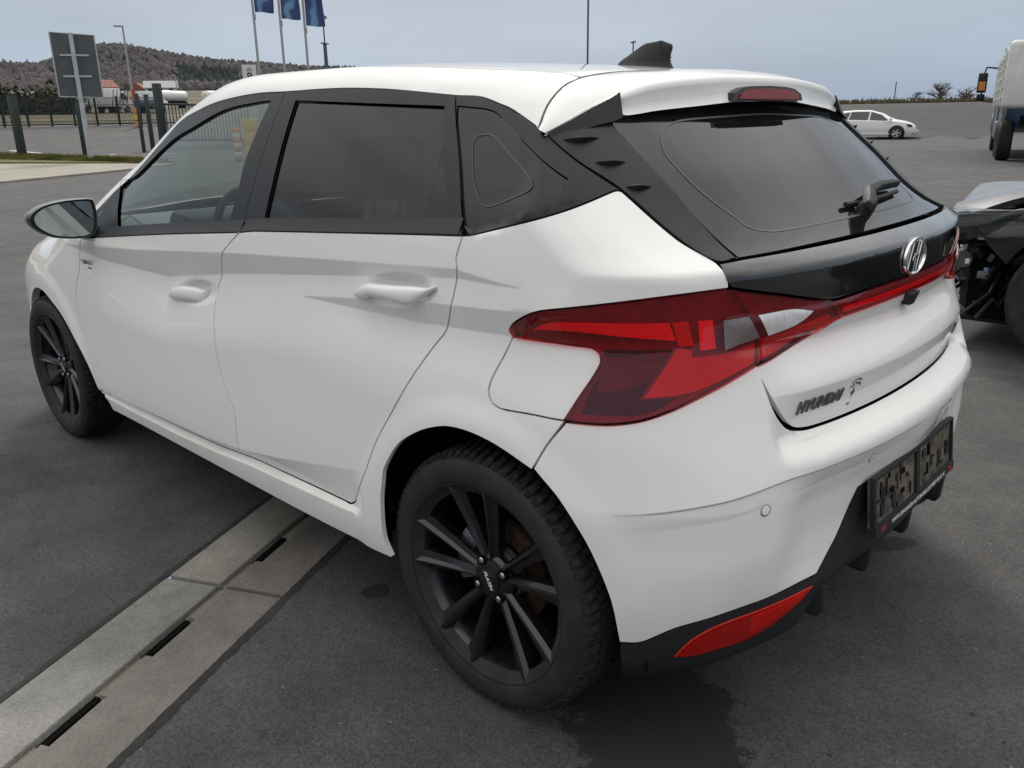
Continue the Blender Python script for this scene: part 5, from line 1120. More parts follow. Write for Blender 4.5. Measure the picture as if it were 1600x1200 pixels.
# ---- wheels
def make_wheel():
    w = empty('wheel')
    pr = [(.212, .070), (.233, .086), (.2365, .0900), (.2395, .0912), (.243, .0930), (.250, .0950), (.260, .0962), (.272, .0957), (.277, .0950), (.285, .0925), (.296, .084), (.3005, .076), (.302, .05), (.302, -.05), (.3005, -.076), (.296, -.084), (.285, -.0925), (.258, -.0985), (.237, -.0935), (.223, -.086), (.210, -.07)]
    ty = MB(); ty.lathe(pr, 96); ty = ty.build('tyre', tyre_m, w, ang=40)
    tr = MB(); NB = 78; pit = 2*math.pi/NB
    rowsT = [(.052, .0865, .74, 0., .35), (.017, .047, .70, .4, .9), (-.012, .012, .8, .2, .0), (-.047, -.017, .70, .4, -.9), (-.0865, -.052, .74, 0., -.35)]
    for (y0, y1, fr_, ph_, sk) in rowsT:
        for k in range(NB):
            a0 = (k+ph_)*pit; aw = pit*fr_
            sh = abs(y0) > .05; V = []
            for y in (y0, (y0+y1)/2, y1):
                rt_ = .3105-(.0016 if abs(y) > .06 else 0)-(.0095 if abs(y) > .08 else 0); rb_ = .2995-(.008 if abs(y) > .08 else 0)
                skew = sk*(y-y0)/(.03)*pit*.5
                for (aa, rr2) in ((a0+skew, rb_), (a0+skew+.004, rt_), (a0+skew+aw-.004, rt_), (a0+skew+aw, rb_)):
                    V.append((rr2*math.cos(aa), y, rr2*math.sin(aa)))
            tr.add(V, [(4*i+q, 4*i+q+1, 4*i+5+q, 4*i+4+q) for i in range(2) for q in range(3)]+[(0, 1, 2, 3), (11, 10, 9, 8)])
            # fine sipe: a split block face
    tr.build('tread', tread_m, w, smooth=False)['kind'] = 'stuff'
    ri = MB(); ri.lathe([(.2350, .0900), (.2375, .0905), (.2385, .0890), (.2372, .0865), (.2330, .0840), (.2290, .0760), (.2225, .066), (.212, .045), (.202, .0), (.200, -.05), (.208, -.08), (.223, -.086)], 96)
    ri.lathe([(.0, .058), (.034, .058), (.052, .054), (.060, .046), (.062, .02)], 48); rim = ri.build('rim', rim_m, w, ang=30)
    # one spoke: a tapering bar with a raised rib along one edge
    sec = []
    for (r_, hw, yo, dp) in ((.040, .0135, .054, .03), (.062, .0130, .057, .03), (.09, .0140, .061, .032), (.125, .0160, .065, .034), (.160, .0185, .0705, .034), (.198, .0215, .0770, .03), (.2335, .0250, .0845, .022)):
        sec.append([(-hw, yo-dp), (-hw*.98, yo-.009), (-hw*.55, yo), (-hw*.2, yo+.0015), (hw*.15, yo-.0065), (hw*.96, yo-.011), (hw, yo-dp), r_])
    V = [(q[7], p[1], p[0]) for q in sec for p in q[:7]]; Fc = [(7*i+k, 7*i+(k+1) % 7, 7*i+7+(k+1) % 7, 7*i+7+k) for i in range(len(sec)-1) for k in range(7)]
    s0 = MB().add(V, Fc).build('spoke', rim_m, w, ang=25)
    spk = [s0]
    for k in range(1, 10):
        c_ = s0.copy(); link(c_, w); spk.append(c_)
    for k, c_ in enumerate(spk):
        c_.rotation_euler = (0, R(36*k+9+(4 if k % 2 else -4)), 0)
    b0 = MB().lathe([(0, .0585), (.005, .0585), (.0078, .0565), (.0085, .05), (.0085, .03)], 12).build('bolt', steel, w)
    bl_ = [b0]+[link(b0.copy(), w) for _ in range(3)]
    h0 = MB().lathe([(0, .0560), (.0125, .0600), (.0132, .0600), (.0132, .03)], 16).build('bolt_well', void, w); hl_ = [h0]+[link(h0.copy(), w) for _ in range(3)]
    for k in range(4):
        a = R(45+90*k+12); 
        bl_[k].location = (.0475*math.cos(a), .004, .0475*math.sin(a)); hl_[k].location = (.047*math.cos(a), .0, .047*math.sin(a))
        m_ = MB()
    cp = MB().lathe([(0, .0645), (.022, .064), (.029, .062), (.0305, .057), (.0315, .05)], 40).build('hub_cap', rim_m, w)
    tv, tf = text_mesh('PLATIN', .0135, .0003, .25, 1., .0004)
    ca, sa = math.cos(R(-62)), math.sin(R(-62))
    mobj('lettering', [(-(x*ca-y*sa), .0648+z, x*sa+y*ca) for x, y, z in tv], tf, white_print, w, smooth=False)
    br = MB().lathe([(.07, .004), (.122, .004), (.123, -.012), (.07, -.012)], 64).build('brake_disc', rust, w)
    MB().lathe([(0, .03), (.068, .03), (.07, .012)], 40).build('disc_hat', dullsteel, w)
    cl_ = MB(); cl_.prism([(.135*math.cos(a), .135*math.sin(a)) for a in np.linspace(R(-25), R(40), 8)]+[(.085*math.cos(a), .085*math.sin(a)) for a in np.linspace(R(40), R(-25), 8)], -.03, .034, lambda x, z, h: (x, h, z)); cl_.build('brake_caliper', dullsteel, w, bevel=.006)
    MB().lathe([(.0, -.05), (.192, -.05), (.192, -.06)], 32).build('back_plate', void, w)
    return w
w0 = make_wheel(); w0.parent = car
WH = [(0, 1, 0), (2.58, 1, 23), (0, -1, 50), (2.58, -1, 70)]
ws_ = [w0]+[copy_tree(w0, car) for _ in range(3)]
for o_, (x_, s_, a_r) in zip(ws_, WH):
    o_.location = (x_, s_*.770, .3085)
    o_.rotation_euler = (0, R(a_r), 0) if s_ > 0 else (0, R(a_r), math.pi)

# ---- cabin
def seat(x, y, w_=.48):
    st = empty('seat', (x, y, .3), parent=car)
    MB().prism([(.28, .02), (.30, .12), (.10, .16), (-.22, .13), (-.25, .02)], -w_/2, w_/2, lambda a, b_, h: (a, h, b_)).build('cushion', seat_m, st, bevel=.04, seg=3)
    MB().prism([(-.16, .12), (-.30, .58), (-.38, .72), (-.45, .70), (-.40, .40), (-.28, .08)], -w_/2+.02, w_/2-.02, lambda a, b_, h: (a, h, b_)).build('backrest', seat_m, st, bevel=.04, seg=3)
    MB().prism([(-.35, .76), (-.37, .92), (-.41, .96), (-.46, .94), (-.45, .78)], -.13, .13, lambda a, b_, h: (a, h, b_)).build('headrest', seat_m, st, bevel=.03, seg=3)
    MB().tube([(-.40, .05, .68), (-.41, .05, .80)], .006, 6).tube([(-.40, -.05, .68), (-.41, -.05, .80)], .006, 6).build('post', dullsteel, st)
seat(1.28, .37); seat(1.28, -.37)
rb = empty('rear_bench', (.42, 0, .3), parent=car)
MB().prism([(.25, .05), (.27, .16), (-.2, .14), (-.22, .04)], -.62, .62, lambda a, b_, h: (a, h, b_)).build('cushion', seat_m, rb, bevel=.04, seg=3)
MB().prism([(-.14, .12), (-.32, .66), (-.42, .64), (-.28, .10)], -.62, .62, lambda a, b_, h: (a, h, b_)).build('backrest', seat_m, rb, bevel=.04, seg=3)
for y in (-.36, .36): MB().prism([(-.33, .66), (-.36, .80), (-.44, .79), (-.43, .66)], y-.12, y+.12, lambda a, b_, h: (a, h, b_)).build('headrest', seat_m, rb, bevel=.03, seg=3)
MB().prism([(1.72, .60), (1.70, .83), (1.78, .90), (2.05, .945), (2.30, .95), (2.36, .80), (2.3, .5)], -.74, .74, lambda a, b_, h: (a, h, b_)).build('dashboard', interior_grey, car, bevel=.03, seg=3)
MB().prism([(1.70, .89), (1.78, .97), (1.95, .985), (2.0, .92)], .18, .56, lambda a, b_, h: (a, h, b_)).build('binnacle', interior, car, bevel=.02)
MB().box((1.7, 0, .93), (.05, .28, .15)).build('centre_screen', gloss_black, car, bevel=.01)
sw = empty('steering_wheel', (1.60, .37, .90), parent=car); sw.rotation_euler = (0, R(-66), 0)
MB().tube([(.185*math.cos(2*math.pi*i/32), .185*math.sin(2*math.pi*i/32), 0) for i in range(33)], .015, 10, caps=False).build('rim', interior, sw)
MB().box((0, 0, -.01), (.16, .15, .06)).build('hub', interior, sw, bevel=.02)
for a in (90, -90, 180): MB().tube([(0, 0, 0), (.18*math.cos(R(a)), .18*math.sin(R(a)), 0)], [.02, .013], 8).build('spoke', interior_grey, sw)
MB().tube([(0, 0, 0), (.05, 0, -.25)], .03, 8).build('column', interior, sw)
MB().box((1.2, 0, .27), (2.2, 1.4, .03)).build('cabin_floor', interior, car)
MB().box((-.12, 0, .80), (.42, 1.2, .02)).build('parcel_shelf', interior, car)
for s in (1, -1):
    MB().box((1.50, s*.76, .72), (.90, .05, .42)).build('door_card', interior_grey, car, bevel=.02); MB().box((.74, s*.75, .76), (.56, .05, .40)).build('door_card', interior_grey, car, bevel=.02)

# ================================================================ surroundings
def ground_at(x, y, dz=0.): return Vector((x, y, terrain(x, y)+dz))
galv = vary(principled('galvanised', (.42, .44, .45), .5, .4), 6, .15)
dark_green = vary(principled('dark_green_paint', (.016, .026, .028), .5), 6, .2)
sign_back = vary(principled('sign_back', (.075, .085, .092), .55, .3), 2.5, .15)
pole_m = principled('pole_grey', (.34, .35, .34), .5, .3)
pole_dark = principled('pole_dark', (.10, .11, .12), .5, .3)
flag_m = bpy.data.materials.new('flag_cloth'); flag_m.use_nodes = True
t = flag_m.node_tree; b = t.nodes['Principled BSDF']; b.inputs['Roughness'].default_value = .8
co = t.nodes.new('ShaderNodeTexCoord'); wv = t.nodes.new('ShaderNodeTexWave'); wv.inputs['Scale'].default_value = .55; wv.inputs['Distortion'].default_value = 3.5; wv.inputs['Detail Scale'].default_value = 1.2
t.links.new(co.outputs['Object'], wv.inputs[0]); rp = t.nodes.new('ShaderNodeValToRGB')
rp.color_ramp.elements[0].position = .62; rp.color_ramp.elements[0].color = (.040, .060, .17, 1); rp.color_ramp.elements[1].position = .92; rp.color_ramp.elements[1].color = (.12, .24, .42, 1)
t.links.new(wv.outputs['Fac'], rp.inputs[0]); t.links.new(rp.outputs[0], b.inputs['Base Color'])
white_m = vary(principled('white_body', (.62, .63, .62), .4), 2, .08)
dirty_white = vary(principled('dirty_white', (.62, .63, .60), .6), 3, .1, tint=(.70, .70, .66))
blue_m = vary(principled('truck_blue', (.10, .15, .27), .4, 0, .3), 2, .2)
orange_m = principled('orange_plastic', (.55, .22, .03), .6)
yellow_m = principled('yellow_film', (.65, .38, .05), .5)
roof_red = vary(principled('roof_tiles', (.22, .075, .045), .8), .8, .2)
wall_m = principled('house_wall', (.45, .43, .40), .8)
glass_dark = principled('dark_glass', (.012, .014, .016), .05, 0, .5)

# ---- back of a road sign on a post
sg = tag(empty('road_sign', ground_at(29.71, -9.58)), 'back of a large grey road sign on a single post', 'sign')
sz = sg.location.z; ex_ = Vector((-.35, -1, 0)).normalized()
MB().tube([(0, 0, -.1), (0, 0, 4.12-sz)], .075, 14).build('post', galv, sg)
dv = Vector((math.cos(R(-20)), math.sin(R(-20)), 0))
pts_ = [(-.62, 2.14), (.70, 2.10), (.70, 4.07), (-.62, 4.14)]
brd = MB(); brd.prism(pts_, .085, .105, lambda a, z, h: tuple(ex_*a+dv*h+Vector((0, 0, z-sz)))); brd.build('panel', sign_back, sg)
ed_ = MB()
for i in range(4):
    a, b_ = pts_[i], pts_[(i+1) % 4]; ed_.tube([tuple(ex_*a[0]+dv*.095+Vector((0, 0, a[1]-sz))), tuple(ex_*b_[0]+dv*.095+Vector((0, 0, b_[1]-sz)))], .022, 6)
ed_.build('edge', galv, sg)
for z_ in (2.78, 3.44): MB().box(tuple(Vector((0, 0, z_-sz))+dv*.07+ex_*.02), (.04, .86, .06), math.atan2(ex_.y, ex_.x)-math.pi/2).build('bracket', galv, sg)

# ---- gate posts and the gate
for (x, y, zt_, w_, lab) in ((37.05, -9.72, 2.39, .26, 'thick dark green steel post left of the road sign'), (36.34, -11.87, 2.14, .13, 'thin dark green post just behind the road sign post'), (36.4, -14.38, 2.41, .12, 'dark green post right of the orange marker'), (37.16, -15.13, 2.40, .15, 'dark green post nearest the sliding gate')):
    p = tag(empty('fence_post', ground_at(x, y)), lab, 'post', 'posts of the entrance fence'); h = zt_-p.location.z
    MB().box((0, 0, h/2-.05), (w_, w_, h+.1), .3).build('shaft', dark_green, p, bevel=.015); MB().box((0, 0, h+.02), (w_*1.15, w_*1.15, .04), .3).build('cap', dark_green, p)
gt = tag(empty('sliding_gate', ground_at(38.78, -16.42)), 'dark green barred sliding gate behind the car windscreen pillar', 'gate'); gz = gt.location.z
gd = Vector((-1.04, -3.6, 0)).normalized()
MB().box((0, 0, (2.98-gz)/2), (.3, .3, 2.98-gz), .3).build('mast', dark_green, gt, bevel=.02)
for z_ in (.35, 1.95): MB().tube([tuple(gd*.1+Vector((0, 0, z_))), tuple(gd*4.2+Vector((0, 0, z_-.1)))], .05, 6).build('rail', dark_green, gt)
b0 = MB().box((0, 0, 1.1), (.035, .035, 1.7)).build('bar', dark_green, gt); 
for k in range(26):
    o = b0 if k == 0 else link(b0.copy(), gt); o.location = gd*(.25+k*.15)
# ---- mesh fence along the far side of the road
fa, fb_ = Vector((54.6, -13.2, 0)), Vector((51.6, -22.4, 0))
fe = tag(empty('mesh_fence', ground_at(*fa.xy)), 'low dark wire mesh fence at the field edge behind the road sign', 'fence')
nP = 9
for k in range(nP):
    p = fa.lerp(fb_, k/(nP-1)); g_ = ground_at(p.x, p.y)-fe.location
    MB().box(tuple(g_+Vector((0, 0, .8))), (.10, .10, 1.7), .3).build('post', dark_green, fe)
wire = MB()
for z_ in (.25, .7, 1.15, 1.55):
    wire.tube([tuple(ground_at(*(fa.lerp(fb_, k/8)).xy)-fe.location+Vector((0, 0, z_))) for k in range(9)], .022, 4)
for k in range(120):
    p = fa.lerp(fb_, k/119); g_ = ground_at(p.x, p.y)-fe.location; wire.tube([tuple(g_+Vector((0, 0, .1))), tuple(g_+Vector((0, 0, 1.55)))], .018, 3, False)
tag(wire.build('wire_mesh', dark_green, fe, smooth=False), kind='stuff')
# ---- striped marker
bc = tag(empty('marker_post', ground_at(50.2, -20.25)), 'orange and yellow striped marker post at the roadside', 'marker')
for k in range(3): MB().tube([(0, 0, .05+k*.38), (0, 0, .36+k*.38)], .17, 12).build('sleeve', yellow_m if k % 2 else orange_m, bc)
MB().tube([(0, 0, -.1), (0, 0, 1.9)], .06, 8).build('core', dark_green, bc)
MB().tube([(0, 0, 1.5), (0, 0, 2.1)], .09, 8).build('tip', principled('red_plastic', (.4, .05, .04), .6), bc)

# ---- yellow warning posts seen through the windscreen
for (px_, py_, hh, w_, lab) in ((25.2, -12.64, 1.05, .19, 'slim orange and white striped bollard seen through the front door glass'), (26.5, -13.9, 1.35, .42, 'wide yellow bollard seen through the front door glass')):
    bo = tag(empty('bollard', ground_at(px_, py_)), lab, 'bollard')
    nseg = 7 if w_ < .3 else 3
    for k in range(nseg): MB().box((0, 0, hh*(k+.5)/nseg), (w_, w_, hh/nseg*.98), .8).build('band', (yellow_m if w_ > .3 else orange_m) if k % 2 == 0 else (yellow_m if w_ > .3 else white_m), bo, bevel=.01)
# ---- street lamps, masts and flag poles
def lamp_post(x, y, zt_, arm, lab, r=.07, mat=pole_m, head=.55):
    p = tag(empty('street_lamp', ground_at(x, y)), lab, 'lamp'); h = zt_-p.location.z
    MB().tube([(0, 0, -.2), (0, 0, h)], [r*1.3, r*.7], 10).build('column', mat, p)
    MB().box((arm[0]*.26, arm[1]*.26, h+.02), (head, .18, .10), math.atan2(arm[1], arm[0])).build('lantern', mat, p, bevel=.03)
    return p
lamp_post(53.9, -21.77, 6.85, (.25, .9), 'tall grey street lamp standing right of the road sign')
lamp_post(133.8, -63.4, 8.2, (.3, .6), 'small far street lamp above the parked trucks', .1)
mst = tag(empty('light_mast', ground_at(49.68, -33.46)), 'grey lattice light mast right of the flag poles', 'mast'); h = 7.8-mst.location.z
MB().tube([(0, 0, -.2), (0, 0, h-1.6)], [.16, .12], 8).tube([(0, 0, h-1.6), (0, 0, h)], .05, 8).build('column', pole_dark, mst)
MB().box((0, 0, h), (.3, .7, .16), .6).build('lamp_head', pole_dark, mst); MB().box((0, 0, h-1.65), (.2, 1.1, .06), .6).build('cross_arm', pole_dark, mst)
for (x, y, zt_, r, lab, nm) in ((42.42, -52.77, 14.5, .075, 'tall plain grey pole rising behind the car roof', 'pole'), (53.4, -148.4, 5.8, .09, 'thin far mast above the bank near the white car', 'mast')):
    p = tag(empty('far_pole', ground_at(x, y)), lab, nm); MB().tube([(0, 0, -.5), (0, 0, zt_-p.location.z)], r, 8).build('shaft', pole_dark, p)
tl_ = tag(empty('twin_lamp', ground_at(92.1, -128)), 'far twin-armed lamp in front of the roof aerial', 'lamp'); h = 13.4-tl_.location.z
MB().tube([(0, 0, -.5), (0, 0, h)], .12, 8).build('column', pole_dark, tl_); MB().box((0, 0, h), (.5, 1.9, .18), .9).build('lamp_heads', pole_dark, tl_)
FL = [((46.08, -26.14), 7.28, 'blue flag on the left of three white poles', .0), ((45.3, -27.4), 6.93, 'blue flag on the middle of three white poles', .7), ((44.55, -28.56), 6.56, 'blue flag on the right of three white poles', 1.4)]
fdir = Vector((-.58, -.81, 0)).normalized()
for (xy, zbot, lab, ph_) in FL:
    p = tag(empty('flag_pole', ground_at(*xy)), lab.replace('blue flag on the ', '').replace(' of three white poles', ' one of three white poles flying a blue flag'), 'flag pole', 'flag poles'); z0 = p.location.z
    MB().tube([(0, 0, -.2), (0, 0, 11.5-z0)], [.085, .06], 12).build('shaft', pole_m, p); MB().lathe([(0, .06), (.05, .03), (.06, -.03), (0, -.06)], 10, 'z', (0, 0, 11.55-z0)).build('finial', pole_m, p)
    V = []; nu, nv = 12, 16
    for i in range(nv+1):
        for k in range(nu+1):
            u = k/nu; w_ = .16*math.sin(5*u+ph_+i*.25)*u+.05*math.sin(i*.8+ph_); dr = fdir*(.10+1.06*u+.04*math.sin(i*.5+ph_)*u)+Vector((fdir.y, -fdir.x, 0))*w_
            V.append((dr.x, dr.y, zbot-z0+3.6*i/nv-.04*u*u*(1-i/nv)+.02*math.sin(6*u+ph_)*(1-i/nv)))
    fl = mobj('flag', V, [(i*(nu+1)+k, i*(nu+1)+k+1, (i+1)*(nu+1)+k+1, (i+1)*(nu+1)+k) for i in range(nv) for k in range(nu)], flag_m, p)
    MB().box((fdir.x*.1, fdir.y*.1, zbot-z0-.25), (.03, .03, .35)).build('weight', pole_dark, p)
# ---- small white notice board
nbd = tag(empty('notice_board', ground_at(42.05, -23.15)), 'small white notice board below the left flag pole', 'sign'); z0 = nbd.location.z
nd = Vector((-.52, -.85, 0)); nf = Vector((-.85, .52, 0))
MB().box((0, 0, 4.14-z0-.75), (.03, .72, 1.5), math.atan2(nd.y, nd.x)-math.pi/2).build('board', white_m, nbd)
for s in (-.3, .3): MB().tube([(nd.x*s, nd.y*s, -.2), (nd.x*s, nd.y*s, 2.2-z0+.6)], .04, 6).build('leg', pole_m, nbd)
cc = Vector((0, 0, 4.14-z0-.52)); 
MB().add([tuple(cc+nf*.02+nd*(.14*math.cos(a))+Vector((0, 0, .14*math.sin(a)))) for a in np.linspace(0, 2*math.pi, 20, endpoint=False)], [tuple(range(20))]).build('pictogram', dark_print, nbd, smooth=False)
MB().add([tuple(cc+nf*.024+nd*a+Vector((0, 0, z_))) for a, z_ in ((-.09, .03), (-.02, -.05), (.02, .0), (.09, .04), (.02, .06), (-.03, .02))], [tuple(range(6))]).build('pictogram', white_m, nbd, smooth=False)
for k in range(2): MB().box(tuple(cc+nf*.02+Vector((0, 0, .24+k*.09))), (.01, .3-.1*k, .04), math.atan2(nd.y, nd.x)-math.pi/2).build('text_line', grey_print, nbd)
for k in (-1, 0, 1): MB().box(tuple(cc+nf*.02+nd*(k*.2)+Vector((0, 0, -.40))), (.01, .08, .2), math.atan2(nd.y, nd.x)-math.pi/2).build('pictogram', (red_print, dark_print, red_print)[k+1], nbd)

# ---- small wheel used by the far vehicles
def simple_wheel(parent, x, y, r, w_, rimmat, side):
    wh = empty('wheel', (x, y, r), parent=parent)
    MB().lathe([(r*.6, w_*.45), (r*.68, w_*.5), (r*.92, w_*.5), (r, w_*.36), (r, -w_*.36), (r*.92, -w_*.5), (r*.6, -w_*.5)], 32).build('tyre', tyre_m, wh)
    MB().lathe([(0, side*w_*.28), (r*.16, side*w_*.34), (r*.5, side*w_*.20), (r*.60, side*w_*.42), (r*.64, side*w_*.47), (r*.66, side*w_*.40), (r*.66, -side*w_*.4)], 32).build('rim', rimmat, wh)
    for k in range(5):
        a = 2*math.pi*k/5; MB().prism([(r*.1*math.cos(a+d)+0, r*.1*math.sin(a+d)) for d in (-.9, .9)]+[(r*.62*math.cos(a+d), r*.62*math.sin(a+d)) for d in (.14, -.14)], side*w_*.30, side*w_*.42, lambda u, v_, h: (u, h, v_)).build('spoke', rimmat, wh)
    return wh
# ---- lofted car body for background cars
def loft_car(c, paintm, L0, L1, prof, W_, belt, name='body'):
    """prof: list of (x, z_sill, z_belt, z_top, half-width at top) ; W_: half width"""
    secs = []
    for (x, zs_, zbl, zt2, wt, wb_) in prof:
        w0 = W_*wb_
        secs.append([(x, 0, zs_), (x, w0*.92, zs_), (x, w0*.985, zs_+.10), (x, w0, (zs_+zbl)*.5+.05), (x, w0*.97, zbl-.04), (x, w0*.93, zbl), (x, wt+(w0*.93-wt)*.06, zt2-.05), (x, wt*.9, zt2-.012), (x, wt*.5, zt2), (x, 0, zt2+.005)])
    n = len(secs[0]); V = [p for s_ in secs for p in s_]; m0 = len(V); Fc = []
    for i in range(len(secs)-1):
        for k in range(n-1): Fc.append((i*n+k, (i+1)*n+k, (i+1)*n+k+1, i*n+k+1))
    Fc += [tuple(range(n)), tuple((len(secs)-1)*n+k for k in range(n))[::-1]]
    V2_ = V+[(p[0], -p[1], p[2]) for p in V]; Fc = Fc+[tuple(i+m0 for i in f_[::-1]) for f_ in Fc]
    return MB().add(V2_, Fc).build(name, paintm, c, ang=28)
# ---- white crashed car on the far right
wc = tag(empty('damaged_car', ground_at(13.98, -40.62), R(-162)), 'small white car with a smashed front parked by the far bank', 'car')
wc.scale = (.95, .95, .93)
silver_m = principled('silver_wheel', (.48, .49, .50), .4, .2)
white_car = principled('far_white_paint', (.74, .75, .75), .35, 0, .8)
pf = [(-3.38, .45, .85, .88, .45, .80), (-3.34, .30, .92, 1.0, .5, .90), (-3.1, .25, .96, 1.20, .52, .97), (-2.6, .22, .96, 1.38, .55, 1.0), (-2.0, .20, .95, 1.43, .57, 1.0), (-1.3, .20, .93, 1.42, .57, 1.0), (-.7, .20, .91, 1.26, .60, 1.0), (-.30, .20, .90, 1.02, .66, 1.0), (-.05, .20, .88, .95, .68, 1.0), (.35, .22, .82, .87, .66, .98), (.65, .24, .72, .77, .60, .92), (.80, .35, .62, .66, .5, .80), (.84, .42, .56, .58, .45, .7)]
loft_car(wc, white_car, 0, 0, pf, .89, .9)
for s in (1, -1):
    for poly in ([(-1.28, .96), (-.42, .93), (-.75, 1.19), (-1.24, 1.34)], [(-2.25, .98), (-1.36, .965), (-1.32, 1.345), (-2.15, 1.34)], [(-2.75, 1.0), (-2.32, .985), (-2.22, 1.33), (-2.5, 1.28)]):
        yf = lambda z_: s*(.845-(z_-.93)*.56)
        MB().prism(poly, 0, .02, lambda x, z_, h: (x, yf(z_)+s*(h-.004), z_)).build('side_window', glass_dark, wc)
    MB().box((-.32, s*.93, .97), (.16, .18, .11)).build('mirror', white_car, wc, bevel=.03)
    for x in (0, -2.62): 
        MB().lathe([(0, s*.894), (.37, s*.894), (.37, s*.5)], 30, 'y', (x, 0, .31)).build('wheel_arch', void, wc); simple_wheel(wc, x, s*.845, .32, .16, silver_m, s)
    MB().prism([(.40, .76), (.66, .70), (.70, .62), (.5, .60)], s*.70, s*.885, lambda x, z_, h: (x, h, z_)).build('headlight', glass_dark, wc, bevel=.02)
    MB().prism([(-2.63, .30), (.0, .30), (.0, .24), (-2.63, .24)], s*.86, s*.90, lambda x, z_, h: (x, h, z_)).build('sill', white_car, wc)
MB().prism([(.40, .60), (.72, .62), (.80, .40), (.74, .24), (.42, .30)], .42, .905, lambda x, z_, h: (x, h, z_)).build('crash_hole', void, wc)
m_ = Matrix.Rotation(R(20), 3, 'Y') @ Matrix.Rotation(R(-14), 3, 'Z')
MB().box((.80, .45, .33), (.20, .85, .26), m=m_).build('loose_bumper', white_car, wc, bevel=.05)
MB().box((.60, .86, .42), (.30, .07, .18), m=m_).build('torn_panel', white_car, wc, bevel=.02)

# ---- truck at the right edge
tk = tag(empty('truck', ground_at(5.1, -27.0), R(-74)), 'blue truck cab with a large white body at the right edge', 'truck')
# local x: forward (away from the camera)
MB().box((1.75, 0, .95), (9.0-2.2, .9, .28)).build('chassis', satin_black, tk) if False else MB().box((-1.5, 0, .95), (8.6, .9, .28)).build('chassis', void, tk)
cabp = [(2.0, .75), (2.0, 2.0), (2.2, 2.75), (3.6, 2.85), (3.9, 1.6), (3.95, .6), (2.9, .6)]
cabp = [(2.1, .85), (2.1, 2.2), (2.3, 2.75), (3.55, 2.80), (3.85, 1.7), (3.9, .55), (2.95, .55)]
MB().prism(cabp, -1.18, 1.18, lambda x, z_, h: (x, h, z_)).build('cab', blue_m, tk, bevel=.06)
for s in (1, -1):
    MB().prism([(2.55, 1.75), (2.6, 2.5), (3.4, 2.5), (3.6, 1.75)], s*1.17, s*1.20, lambda x, z_, h: (x, h, z_)).build('side_window', glass_dark, tk)
    MB().tube([(3.55, s*1.18, 2.55), (3.65, s*1.55, 2.60), (3.65, s*1.62, 2.3), (3.65, s*1.6, 1.55), (3.55, s*1.18, 1.5)], .03, 6).build('mirror_arm', satin_black, tk)
    MB().box((3.62, s*1.62, 2.12), (.12, .28, .62)).build('mirror', satin_black, tk, bevel=.04)
    MB().box((3.545, s*1.62, 2.02), (.02, .20, .28)).build('mirror_glass', orange_m if s > 0 else glass_dark, tk)
    MB().box((3.62, s*1.62, 1.66), (.14, .24, .22)).build('mirror', satin_black, tk, bevel=.04)
    for x in (2.95, -1.55, -3.2): simple_wheel(tk, x, s*.98, .50, .34, dullsteel, s)
    MB().box((.3, s*1.0, .70), (2.2, .34, .5)).build('side_guard', dullsteel, tk, bevel=.05)
    MB().prism([(2.4, .62), (2.45, 1.05), (2.95, 1.18), (3.45, 1.05), (3.5, .62)], s*.80, s*1.21, lambda x, z_, h: (x, h, z_)).build('mudguard', dullsteel, tk, bevel=.04)
MB().tube([(1.95, .95, .9), (1.85, .95, 3.0), (1.95, .95, 3.2)], .11, 12).build('exhaust_stack', galv, tk)
for s in (1, -1): MB().tube([(1.95, s*1.1, .95), (1.75, s*1.1, 3.05)], .045, 8).build('stay', galv, tk)
MB().prism([(1.6, 1.35), (1.4, 2.55), (1.0, 2.75), (-5.2, 2.85), (-5.2, 1.3)], -1.24, 1.24, lambda x, z_, h: (x, h, z_)).build('cargo_body', dirty_white, tk, bevel=.12, seg=3)
for k in range(5): MB().box((-1.9, 1.255, 1.55+k*.24), (6.2-.1*k, .03, .035)).build('body_rib', dirty_white, tk)
for k in range(4): MB().box((.9-1.9*k, 1.265, 2.0), (.10, .05, 1.25)).build('body_post', dirty_white, tk)

# ---- vans and trucks beyond the field fence
def van(x, y, rz, lab, boxcol, L=6.2, Hh=2.6, cabcol=None):
    v_ = tag(empty('van', ground_at(x, y), rz), lab, 'van'); cabcol = cabcol or boxcol
    MB().prism([(L/2-1.9, .45), (L/2-1.9, 1.95), (L/2-1.1, 1.95), (L/2-.55, 1.25), (L/2, 1.1), (L/2, .4)], -.92, .92, lambda a, z_, h: (a, h, z_)).build('cab', cabcol, v_, bevel=.06)
    MB().box(((-1.9)/2, 0, .62+(Hh-.62)/2), (L-1.95, 2.1, Hh-.62)).build('cargo_box', boxcol, v_, bevel=.04)
    MB().box((0, 0, .5), (L-.4, 1.0, .2)).build('frame', void, v_)
    for s in (1, -1):
        MB().prism([(L/2-1.75, 1.2), (L/2-1.75, 1.8), (L/2-1.15, 1.8), (L/2-.75, 1.25)], s*.915, s*.935, lambda a, z_, h: (a, h, z_)).build('side_window', glass_dark, v_)
        for wx in (L/2-1.0, -L/2+1.2): simple_wheel(v_, wx, s*.85, .36, .24, dullsteel, s)
    return v_
rzv = math.atan2(2.44, 1.0)
vn = van(82.1, -32.0, R(-60), 'white box van with striped side parked beyond the fence', white_m, 3.6, 2.2)
for k in range(5):
    for y0, y1 in ((1.052, 1.06), (-1.06, -1.052)):
        MB().prism([(-1.5+k*.5, .7), (-1.38+k*.5, .7), (-.95+k*.5, 2.1), (-1.07+k*.5, 2.1)], y0, y1, lambda a, z_, h: (a, h, z_)).build('stripe', grey_print, vn)
van(85.1, -29.9, R(120), 'blue and white small truck left of the striped van', blue_m, 3.0, 1.35, white_m)
van(79.0, -34.2, R(-60), 'white pickup cab right of the orange marker', dullsteel, 2.6, 1.2, white_m)
